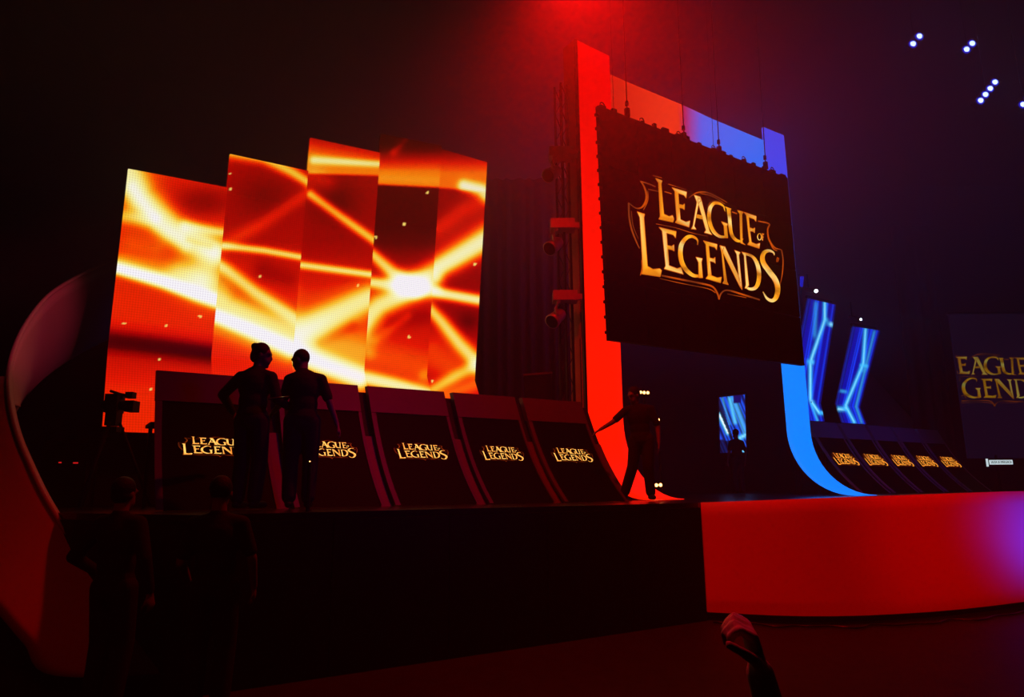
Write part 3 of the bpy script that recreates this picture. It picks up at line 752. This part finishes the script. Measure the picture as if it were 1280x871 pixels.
MB().abox(a.x, b.x, YE, YE+.08, b.z, a.z).build('housing', M['black'], es)
MB().abox(a.x+.03, a.x+.09, YE-.02, YE-.004, b.z+.03, a.z-.02).build('end_light', M['exitw'], es)
MB().abox(a.x+.13, b.x-.03, YE-.02, YE-.004, b.z+.09, a.z-.06).build('sign_panel', M['exitw'], es)
tx = bpy.data.curves.new('sign_text', 'FONT'); tx.body = 'SALIDA DE EMERGENCIA'; tx.size = .115; tx.extrude = .003; tx.align_x = 'CENTER'; tx.align_y = 'CENTER'
to = bpy.data.objects.new('sign_text', tx); C.objects.link(to); to.parent = es; tx.materials.append(M['exitt'])
to.rotation_euler = (math.pi/2, 0, 0); to.location = ((a.x+b.x)/2+.05-es.location.x, -.028, (a.z+b.z)/2+.015-b.z); to.scale = (.50, 1, 1)
bpy.context.view_layer.update()
tme = bpy.data.meshes.new_from_object(to); tme.name = 'sign_text'; t2 = bpy.data.objects.new('sign_lettering', tme); C.objects.link(t2)
t2.parent = es; t2.location = to.location; t2.rotation_euler = to.rotation_euler; t2.scale = to.scale; t2['kind'] = 'stuff'
bpy.data.objects.remove(to)
pst = MB().abox((a.x+b.x)/2-.03, (a.x+b.x)/2+.03, YE+.09, YE+.13, DECK, a.z+.1); pst.build('post', M['black'], es)
# far screen seen through the portal
YM = 24.0
q = [at_depth(*p, YM) for p in ((899,496.5),(931,493),(933,565),(901,566))]
rows = []; cols = []
for i in range(41):
    rows.append([q[0].lerp(q[3], i/40).lerp(q[1].lerp(q[2], i/40), j/30) for j in range(31)])
mb = MB(); mb.sheet(rows, Vector((0, .1, 0)))
def portal(x, y):
    c_ = lin((2, 4, 60)); 
    k = (x-899)-(y-496)*.42
    s = .5+.5*math.sin(k*1.25+1.2*math.sin(k*.55))
    c_ = mixc(c_, lin((20, 80, 235)), s)
    for pts, amp, w_ in ((((912,498),(919,528)),.8,2.2),(((917,498),(931,538)),.5,3),(((899,518),(910,541)),1.25,2.3),(((903,498),(912,530)),.35,1.3),(((925,547),(933,543)),1,2.6),(((926,552),(928,555)),.8,2),(((928,562),(930,564)),1,2)):
        e = amp*math.exp(-(pdist(x, y, pts)[0]/w_)**2); c_ = mixc(c_, lin((90, 210, 255)), e)
        if e > .9: c_ = mixc(c_, (1, 1, 1), (e-.9)*2.5)
    d_ = pdist(x, y, ((900,500),(911,535)))[0]
    if x-899 < (y-496)*.33 and x-899 > (y-514)*.42: c_ = mixc(c_, lin((12, 8, 20)), .9)
    if 917 < x < 926 and y < 504: c_ = lin((15, 10, 90))
    if y > 550 and x < 925: c_ = tuple(v*.12 for v in c_)
    return c_
cols = [portal(*project(v)) if i < 41*31 else (0, 0, 0) for i, v in enumerate(mb.v)]
pm_ = thing('portal_screen', (q[2].x, YM, q[2].z), 'narrow far blue screen seen through the dark portal opening', 'screen')
mb.build('display', M['ledb'], pm_, colors=cols, uvs=[(v.x, v.z) for v in mb.v])
qq = [q[0]+Vector((-.06, 0, .06)), q[1]+Vector((.06, 0, .06)), q[2]+Vector((.06, 0, -.06)), q[3]+Vector((-.06, 0, -.06))]
for a_, b_ in zip(qq, qq[1:]+qq[:1]): MB().tube([a_, b_], .04, 4).build('bezel', M['black'], pm_)
MB().abox(q[2].x-.7, q[2].x-.6, YM+.1, YM+.2, DECK, q[2].z+.3).build('stand', M['black'], pm_)

# ------------------------------------------------------------------ small lamps
def lamp_bar(pts, Y, r, m_, label, group, up=None):
    P_ = [at_depth(*p, Y) for p in pts]; c_ = sum(P_, Vector())/len(P_)
    t = thing('lamp_bar', c_, label, 'stage light', group)
    e0, e1 = P_[0], P_[-1]; d_ = (e1-e0).normalized() if len(P_) > 1 else Vector((1, 0, 0)); e0 = e0-d_*r*2; e1 = e1+d_*r*2
    back = Vector((0, r*1.6, 0))
    side = d_.cross(Vector((0, 1, 0))).normalized()
    MB().box((e0+e1)/2+back, (e1-e0)/2, (0, r*.9, 0), side*r*1.5).build('housing', M['black'], t)
    m0 = (e0+e1)/2+back
    if up: MB().tube([m0, Vector((m0.x, m0.y, 15))], .012, 6).build('hanging_rod', M['black'], t)
    else: MB().tube([m0, Vector((m0.x, m0.y, DECK))], .02, 6).build('stand', M['black'], t)
    for p in P_:
        MB().tube([p+Vector((0, r*.7, 0)), p+Vector((0, r*.2, 0)), p], r, 12, r*.8).build('lens', m_, t, True)
        if up: MB().tube([p+Vector((0, r*.55, 0)), p+Vector((0, r*.35, 0))], r*1.45, 14).build('halo_disc', M['ring'], t, True)  # emissive disc behind each lens imitates its blue halo
    return t
lamp_bar([(1142,54),(1150,44.5)], 16, .075, M['lampb'], 'blue ceiling lamp bar furthest left of the blue ceiling lamps', 'blue ceiling lamps', True)
lamp_bar([(1209,61),(1216,53.5)], 16, .075, M['lampb'], 'two-bulb blue ceiling lamp bar in the top right, above the four-bulb bar', 'blue ceiling lamps', True)
lamp_bar([(1226.5,125),(1232.5,117.5),(1238.5,110),(1244.5,102)], 16, .07, M['lampb'], 'long blue ceiling lamp bar with four bulbs in a row', 'blue ceiling lamps', True)
lamp_bar([(1279.5,130),(1286,122)], 16, .07, M['lampb'], 'blue ceiling lamp cut off by the right picture edge', 'blue ceiling lamps', True)
lamp_bar([(801,490),(805.5,490.4),(810,490.6)], 15, .032, M['lampw'], 'row of tiny warm lamps above the head of the person at the red leg', 'warm lamps in the dark opening')
lamp_bar([(823,524.5)], 15, .032, M['lampw'], 'single tiny warm lamp in the dark opening', 'warm lamps in the dark opening')
lamp_bar([(815.5,606.5),(820.8,606.3),(826,606)], 15, .036, M['lampw'], 'row of tiny warm lamps close above the stage floor', 'warm lamps in the dark opening')
lamp_bar([(387,577)], 6.9, .008, M['lampw'], 'tiny warm light spot low in front of the second desk', 'tiny indicator lights')
for px, py, w_, l_ in ((94.5, 578.5, .028, 'wider of the two tiny red indicator lights left of the desks'), (75, 578, .013, 'smaller of the two tiny red indicator lights left of the desks')):
    p = at_depth(px, py, 9.5); o = MB().box(p, (w_, 0, 0), (0, .01, 0), (0, 0, .008)).build('indicator_light', M['redled']); tag(o, l_, 'indicator light', 'red indicator lights')
# audio rack that carries the indicators
p = at_depth(85, 578, 9.62); ar = MB().abox(p.x-.3, p.x+.3, p.y-.08, p.y+.3, DECK+.005, p.z+.3)
tag(ar.build('amplifier_rack', M['black']), 'black amplifier rack carrying the two red indicator lights', 'rack')
# two beam lamps at the far right, with real narrow beams in the haze
for (px, py, Y, tx_, ty_, tY, pw, lab) in ((1018, 364, 21, 1300, 440, 17, 1600, 'small white beam lamp above the blue LED column hidden by the leg'), (1073.5, 399.5, 21, 1300, 462, 19, 260, 'small white beam lamp above the free-standing blue LED column')):
    p = at_depth(px, py, Y); to_ = at_depth(tx_, ty_, tY); d_ = (to_-p).normalized()
    t = thing('beam_lamp', p, lab, 'stage light', 'small white beam lamps')
    MB().tube([p-d_*.3, p-d_*.1, p+d_*.02], .06, 12, .08).build('housing', M['black'], t, True)
    MB().ball(p+d_*.03-Vector((0, .06, 0)), .055 if pw > 500 else .035).build('lens', M['lampc'], t, True)
    MB().tube([p-d_*.2, p-d_*.2+Z*.5], .02).build('clamp', M['black'], t)
    light('white_beam', 'SPOT', p+d_*.16, to_, pw, (.75, .8, 1), spot_size=math.radians(2.0), spot_blend=.6, shadow_soft_size=.05)
p = at_depth(1420, 225, 18); to_ = at_depth(990, 308, 20)
light('faint_beam', 'SPOT', p, to_, 260, (.8, .6, .9), spot_size=math.radians(1.6), spot_blend=.6, shadow_soft_size=.05)

# ------------------------------------------------------------------ curved arch at the left
E_ = [(185,308,11.6),(140,325,10.9),(95,347,10.0),(60,370,9.4),(34,402,8.9),(18,435,8.5),(10,470,8.2),(12,505,7.9),(20,540,7.7),(34,575,7.5),(60,628,7.2),(100,687,6.95),(150,733,6.75),(202,768,6.6),(268,805,6.45)]
G_ = [(185,405,12.6),(132,426,11.9),(100,442,11.2),(70,461,10.6),(45,482,10.0),(28,502,9.4),(17,518,8.8)]
arch = thing('scenic_arch', at_z(120, 843, 0), 'huge curved C-shaped scenic arch at the left edge, lit dim red', 'stage set')
def interp(L, n_):
    out = []; P_ = [L[0]]+L+[L[-1]]
    for i in range(1, len(P_)-2):
        for k in range(n_):
            t = k/n_; a, b, c_, d_ = [Vector(x) for x in P_[i-1:i+3]]
            out.append(.5*((2*b)+(c_-a)*t+(2*a-5*b+4*c_-d_)*t*t+(3*b-a-3*c_+d_)*t**3))
    out.append(Vector(L[-1])); return out
Eu = [at_depth(*v) for v in interp(E_[:8], 6)]; Gu = [at_depth(*v) for v in interp(G_+[(12.5,507,8.0)], 6)]
mb = MB(); rows = []
for e, g in zip(Eu, Gu): rows.append([e.lerp(g, j/8)+Vector((-.0, .5, 0))*math.sin(math.pi*j/8)*.35 for j in range(9)])
mb.sheet(rows, Vector((-.03, .05, .0))).build('upper_sheet', M['archw'], arch, True)
El = [at_depth(*v) for v in interp(E_[6:], 6)]
GL = [(-130,470,7.8),(-135,530,7.4),(-125,590,7.1),(-100,645,6.9),(-60,700,6.7),(0,770,6.4),(30,805,6.3),(70,845,6.25),(262,839,6.32)]
GLp = interp(GL, 6)
Gl = [at_depth(*v) for v in GLp]
rows = []
for e, g in zip(El, Gl):
    g = g.copy(); g.z = max(g.z, .0)
    rows.append([e.lerp(g, j/8) for j in range(9)])
MB().sheet(rows, Vector((.02, .06, 0))).build('lower_sheet', M['archw'], arch, True)
rim = MB().tube([at_depth(*v) for v in interp(E_, 6)], .028, 8).build('rim', M['archw'], arch, True)

# ------------------------------------------------------------------ video camera on a tripod
c = at_depth(146, 508, 8.75)
vc = thing('video_camera', Vector((c.x, c.y, DECK)), 'black broadcast video camera on a tripod, silhouetted against the leftmost LED column', 'camera')
s_ = 8.75/880
def cb(x0, x1, y0, y1, dy=.06):  # picture pixel extents about the camera centre
    a, b = at_depth(x0, y1, 8.75), at_depth(x1, y0, 8.75); return MB().abox(a.x, b.x, 8.75-dy, 8.75+dy, a.z, b.z)
mb = cb(134, 152, 493, 516, .09); mb.v += []; mb.build('camera_body', M['black'], vc)
pa, pb = at_depth(149, 506.5, 8.75), at_depth(170, 508, 8.75)
MB().tube([pa, pa.lerp(pb, .6), pb], .055, 14, .068).build('lens', M['black'], vc, True)
MB().box(pb-Vector((.05, 0, .0)), (.055, 0, 0), (0, .08, 0), (0, 0, .068)).build('matte_box', M['black'], vc)
MB().tube([at_depth(138, 488.5, 8.75), at_depth(150, 492.5, 8.75), at_depth(162, 495, 8.75)], .017, 8).build('carry_handle', M['black'], vc)
MB().box(at_depth(163.5, 494, 8.75), (.045, 0, 0), (0, .05, 0), (0, 0, .038)).build('viewfinder', M['black'], vc)
MB().tube([at_depth(152, 499, 8.75), at_depth(152, 492, 8.75)], .02, 8).build('handle_mount', M['black'], vc)
MB().box(at_depth(132, 506, 8.75), (.03, 0, 0), (0, .04, 0), (0, 0, .05)).build('battery', M['black'], vc)
h = at_depth(142, 522, 8.75); MB().box(h, (.07, 0, 0), (0, .07, 0), (0, 0, .10)).build('pan_head', M['black'], vc)
MB().tube([h, h+Vector((-.1, .1, -.13)), h+Vector((-.14, .12, -.2))], .012, 6).build('pan_handle', M['black'], vc)
for k in range(3):
    a = 2*math.pi*k/3+.5; d_ = Vector((math.cos(a), math.sin(a), 0))
    MB().tube([h+Z*-.06+d_*.07, Vector((h.x, h.y, DECK+.02))+d_*.5], .02, 8).build('leg', M['black'], vc)
MB().box(h-Z*.15, (.10, 0, 0), (0, .09, 0), (0, 0, .035)).build('bowl', M['black'], vc)

# ------------------------------------------------------------------ people
def add_cap(bm, a, b, ra, rb, n=10):
    a, b = Vector(a), Vector(b); d_ = b-a; L = d_.length
    mb = MB()
    if L < 1e-5: mb.ball(a, ra, 6)
    else:
        dn = d_/L; ax = dn.cross(Z if abs(dn.z) < .9 else Vector((1, 0, 0))).normalized(); ay = dn.cross(ax); rings = []
        prof = [(-.95*ra, ra*.31), (-.7*ra, ra*.71), (-.3*ra, ra*.95), (0, ra), (L, rb), (L+.3*rb, rb*.95), (L+.7*rb, rb*.71), (L+.95*rb, rb*.31)]
        for h_, r_ in prof:
            i = len(mb.v); rings.append(i)
            for q_ in range(n): t = 2*math.pi*q_/n; mb.v.append(a+dn*h_+(ax*math.cos(t)+ay*math.sin(t))*r_)
        for i, j in zip(rings, rings[1:]):
            for q_ in range(n): mb.f.append((i+q_, i+(q_+1) % n, j+(q_+1) % n, j+q_))
        mb.f.append(tuple(rings[0]+q_ for q_ in range(n))[::-1]); mb.f.append(tuple(rings[-1]+q_ for q_ in range(n)))
    k = len(bm.v); bm.v += mb.v; bm.f += [tuple(x+k for x in f) for f in mb.f]
def hand(bm, wrist, d_, palm_n, curl=.5, r=.0095, sc=1.0, thumb=1):
    """palm and five separate fingers; d_ pointing direction, palm_n normal of the palm, curl bend per joint"""
    d_ = Vector(d_).normalized(); pn = Vector(palm_n); pn = (pn-d_*pn.dot(d_)).normalized(); sd = d_.cross(pn)*thumb
    w_ = Vector(wrist)
    for s in (-.028, -.010, .010, .028): add_cap(bm, w_+sd*s*.6*sc, w_+d_*.085*sc+sd*s*sc, .017*sc, .013*sc)
    for s, L in ((.034, .072), (.012, .082), (-.011, .076), (-.033, .060)):
        p = w_+d_*.088*sc+sd*s*sc; a = 0; seg = (.42, .32, .26)
        for q_, f in enumerate(seg):
            a += curl*(.7, 1.1, .8)[q_]; dd = (d_*math.cos(a)+pn*math.sin(a)); p2 = p+dd*L*f*sc
            add_cap(bm, p, p2, r*sc*(1-.1*q_), r*sc*(.9-.1*q_), 8); p = p2
    p = w_+d_*.025*sc+sd*.03*sc
    for q_, f in enumerate((.045, .033, .026)):
        dd = (d_*(.75+.1*q_)+sd*(.65-.35*q_)+pn*(.25+.35*q_*curl)).normalized(); p2 = p+dd*f*sc; add_cap(bm, p, p2, .013*sc*(1-.12*q_), .012*sc*(1-.12*q_), 8); p = p2
def remesh(o, vox, smooth=4):
    m_ = o.modifiers.new('surface', 'REMESH'); m_.mode = 'VOXEL'; m_.voxel_size = vox; m_.use_smooth_shade = True
    s_ = o.modifiers.new('relax', 'SMOOTH'); s_.iterations = smooth; s_.factor = .5
def ellip(bm, c, r, rot=None):
    mb = MB(); mb.ball((0, 0, 0), 1, 8, r); k = len(bm.v)
    bm.v += [Vector(c)+(rot @ v if rot else v) for v in mb.v]; bm.f += [tuple(x+k for x in f) for f in mb.f]
def person(label, loc, rz, J, hairstyle='short', vox=.014, sleeve='short', skin=None, curl=.45, palms=None, hscale=1.0):
    """J: joints in the person's frame, x right, y the way the person faces, z up, feet at z=0"""
    D = dict(pel=(0,0,.93), chest=(0,0,1.27), neck=(0,-.01,1.46), head=(0,.02,1.61), look=(0,1,-.1),
             shl=(-.175,0,1.385), shr=(.175,0,1.385), ell=(-.26,-.03,1.12), elr=(.26,-.03,1.12), wrl=(-.27,.06,.86), wrr=(.27,.06,.86),
             hil=(-.09,0,.90), hir=(.09,0,.90), knl=(-.10,.03,.49), knr=(.10,.03,.49), anl=(-.095,-.02,.09), anr=(.095,-.02,.09), tol=(-.11,.15,.03), tor=(.11,.15,.03))
    D.update(J); D = {k: Vector(v) for k, v in D.items()}
    root = thing('person', loc, label, 'person'); root.matrix_basis = Matrix.Translation(Vector(loc)) @ Matrix.Rotation(rz, 4, 'Z')
    mw = root.matrix_basis.copy()
    def mk(name, bm, m_, v_, sm=4):
        bm.v = [mw @ v for v in bm.v]; o = bm.build(name, m_, root, True)
        remesh(o, v_, sm); return o
    lk = D['look'].normalized(); rgt = lk.cross(Z).normalized(); up_ = rgt.cross(lk)
    rot = Matrix((rgt, lk, up_)).transposed()
    hd = D['head']; bm = MB()
    ellip(bm, hd+up_*.03-lk*.015, (.076, .095, .098), rot); ellip(bm, hd-up_*.045+lk*.035, (.055, .062, .068), rot)
    add_cap(bm, hd+lk*.09+up_*.02, hd+lk*.104-up_*.022, .009, .013, 8)          # nose
    add_cap(bm, hd+lk*.088-up_*.062-rgt*.02, hd+lk*.088-up_*.062+rgt*.02, .010, .010, 8)   # lips
    add_cap(bm, hd+lk*.07-up_*.103, hd+lk*.06-up_*.1, .024, .03, 8)             # chin
    add_cap(bm, hd+lk*.078+up_*.035-rgt*.04, hd+lk*.078+up_*.035+rgt*.04, .015, .015, 8)   # brow
    for s in (-1, 1): ellip(bm, hd+rgt*s*.078-up_*.005-lk*.01, (.012, .02, .032), rot)     # ears
    add_cap(bm, D['neck'], hd-up_*.04-lk*.02, .060, .055)
    def torso(bm, g=0):
        pe, ch, ne = D['pel'], D['chest'], D['neck']; ax = (D['shr']-D['shl']).normalized(); u_ = (ch-pe).normalized(); f_ = u_.cross(ax)*-1
        rt = Matrix((ax, f_, u_)).transposed()
        ellip(bm, ch, (.165+g, .112+g, .19+g), rt); ellip(bm, pe.lerp(ch, .45), (.140+g, .105+g, .17+g), rt); ellip(bm, pe, (.155+g, .115+g, .13+g), rt)
        for s in ('shl', 'shr'): add_cap(bm, ne-Z*.045, D[s], .060+g*.5, .050+g*.8)
    torso(bm)
    for s in 'lr':
        add_cap(bm, D['sh'+s], D['el'+s], .052, .040); add_cap(bm, D['el'+s], D['wr'+s], .040, .027)
        add_cap(bm, D['hi'+s], D['kn'+s], .085, .056); add_cap(bm, D['kn'+s].lerp(D['an'+s], 0), D['kn'+s].lerp(D['an'+s], .35), .056, .055); add_cap(bm, D['kn'+s].lerp(D['an'+s], .35), D['an'+s], .055, .036)
        add_cap(bm, D['an'+s]-Z*.03, D['to'+s], .034, .026)
        dv = (D['wr'+s]-D['el'+s]).normalized(); pnrm = (palms or {}).get(s, (1, 0, 0) if s == 'l' else (-1, 0, 0))
        hand(bm, D['wr'+s], dv, pnrm, curl, .0105, hscale, 1 if s == 'l' else -1)
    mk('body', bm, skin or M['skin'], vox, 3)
    bm = MB(); torso(bm, .016)
    add_cap(bm, D['neck'].lerp(D['chest'], .2), D['neck'], .085, .066)
    for s in 'lr':
        if sleeve == 'long': add_cap(bm, D['sh'+s], D['el'+s], .068, .056); add_cap(bm, D['el'+s], D['el'+s].lerp(D['wr'+s], .9), .055, .042)
        else: add_cap(bm, D['sh'+s], D['sh'+s].lerp(D['el'+s], .78 if vox > .01 else .3), .060, .058)
    mk('shirt', bm, M['cloth'], vox*1.1)
    bm = MB()
    ellip(bm, D['pel']-Z*.03, (.172, .132, .14))
    for s in 'lr':
        add_cap(bm, D['hi'+s], D['kn'+s], .108, .086); add_cap(bm, D['kn'+s], D['kn'+s].lerp(D['an'+s], .93), .086, .076)
    mk('trousers', bm, M['denim'], vox*1.1)
    for s in 'lr':
        bm = MB(); a, t = D['an'+s], D['to'+s]; fl = Vector((t.x-a.x, t.y-a.y, t.z-a.z+.06))
        add_cap(bm, a-Z*.03, a-Z*.045-fl*.2, .045, .040); add_cap(bm, a-Z*.045, t+Z*.012, .043, .036)
        mk('shoe', bm, M['shoe'], .012)
    bm = MB()
    if hairstyle != 'bald':
        ellip(bm, hd+up_*.045-lk*.028, (.088, .098, .100), rot)
        if hairstyle == 'bun':
            ellip(bm, hd+up_*.085-lk*.10, (.045, .045, .042), rot); ellip(bm, hd-up_*.01-lk*.07, (.075, .06, .08), rot)
        if hairstyle == 'shortback': ellip(bm, hd-up_*.01-lk*.05, (.078, .06, .07), rot)
        mk('hair', bm, M['hair'], .012)
    else:
        ellip(bm, hd+up_*.030-lk*.020, (.080, .093, .098), rot); mk('hair', bm, M['hair'], .012)
    return root
def feet(px, Y, z=DECK): p = at_depth(px, 505, Y); return Vector((p.x, Y, z+.016))
# two people conferring at the first desks; they stand with their backs to the hall
person('standing person with hair bun, arm out on the leftmost desk, seen from behind', feet(316, 7.35), math.radians(-12),
  dict(pel=(0,0,.95), chest=(-.02,.04,1.28), neck=(.0,.06,1.46), head=(.03,.08,1.60), look=(.9,.35,-.18), shl=(-.18,.03,1.37), shr=(.16,.06,1.36),
       ell=(-.43,.10,1.20), wrl=(-.42,.30,1.02), elr=(.25,.05,1.12), wrr=(.33,.26,1.03)), 'bun', sleeve='long')
person('standing person with close-cropped head, turned to the one with the hair bun', feet(379, 7.45), math.radians(12),
  dict(pel=(0,0,.93), chest=(0,.03,1.26), neck=(-.03,.05,1.44), head=(-.055,.085,1.565), look=(-.85,.45,-.35), shl=(-.16,.06,1.35), shr=(.175,.0,1.35),
       ell=(-.22,.12,1.12), wrl=(-.33,.26,1.02), elr=(.27,-.02,1.10), wrr=(.36,.0,.86)), 'bald', sleeve='short')
tb = at_depth(349, 497, 7.05)
MB_ = MB().box(tb, (.085, .02, .012), (-.02, .11, .02), (0, 0, .006)); tag(MB_.build('tablet', M['metal']), 'thin flat tablet held between the two people at the desks', 'tablet')
# the person reaching for the desks at the red leg
person('person in short sleeves reaching one arm across the red glowing leg', feet(801, 10.75), math.radians(170),
  dict(pel=(.02,0,.93), chest=(.04,.02,1.24), neck=(.08,.04,1.43), head=(.10,.07,1.56), look=(.7,.6,-.35), shr=(.25,.05,1.33), shl=(-.15,0,1.36),
       elr=(.42,.12,1.17), wrr=(.62,.18,1.05), ell=(-.24,-.02,1.08), wrl=(-.24,.06,.84), hir=(.10,0,.90), hil=(-.08,0,.90), knr=(.16,-.02,.50), anr=(.30,-.10,.10), tor=(.38,.06,.03), knl=(-.07,.05,.49), anl=(-.09,0,.09), tol=(-.13,.17,.03)), 'shortback',
  palms={'r': (0, 0, -1)}, curl=.25)
# far technician
person('far crew member silhouetted against the narrow blue portal screen', feet(917, 19.5), math.radians(15), dict(), 'short', vox=.02)
# people on the hall floor at the left
person('dark standing figure with hand on hip in front of the curved arch', Vector((-3.12, 5.75, .016)), math.radians(-15),
  dict(ell=(-.36,-.06,1.13), wrl=(-.20,.08,.98), elr=(.28,-.02,1.12), wrr=(.30,.04,.86)), 'shortback', sleeve='long', palms={'l': (1, 0, -.3)})
person('dark standing figure below the leftmost desk, head top just under its logo', Vector((-2.28, 5.6, .016)), math.radians(10),
  dict(ell=(-.25,.0,1.10), wrl=(-.22,.18,.92), elr=(.26,.02,1.12), wrr=(.27,.12,.90)), 'short', sleeve='short')
# kneeling audience member low in front, only the raised fist in view
bp = Vector((.74, 1.66, 0))
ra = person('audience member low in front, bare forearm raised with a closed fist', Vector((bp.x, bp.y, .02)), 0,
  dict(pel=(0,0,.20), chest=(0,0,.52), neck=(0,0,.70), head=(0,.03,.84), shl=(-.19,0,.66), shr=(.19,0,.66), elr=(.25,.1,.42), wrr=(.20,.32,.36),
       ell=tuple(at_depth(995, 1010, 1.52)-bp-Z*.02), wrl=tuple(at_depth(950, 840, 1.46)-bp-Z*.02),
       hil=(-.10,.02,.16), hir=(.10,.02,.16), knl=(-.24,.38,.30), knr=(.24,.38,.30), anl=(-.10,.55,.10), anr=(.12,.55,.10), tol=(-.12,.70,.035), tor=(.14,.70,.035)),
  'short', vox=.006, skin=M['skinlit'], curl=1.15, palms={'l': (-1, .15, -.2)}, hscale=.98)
# sleeve / wrist band of that arm is dark
# cables in front of the plinth
mb = MB(); pts = []
for k in range(60):
    f = k/59*(len(fpts)-6); i = int(f); p = fpts[i].lerp(fpts[i+1], f-i); pts.append(Vector((p.x, p.y-.22-.10*math.sin(k*.9)*math.sin(k*.23), .02)))
tag(mb.tube(pts, .012, 6).build('cable', M['metal'], None, True), 'black cable lying loosely along the foot of the red stage front', 'cable')
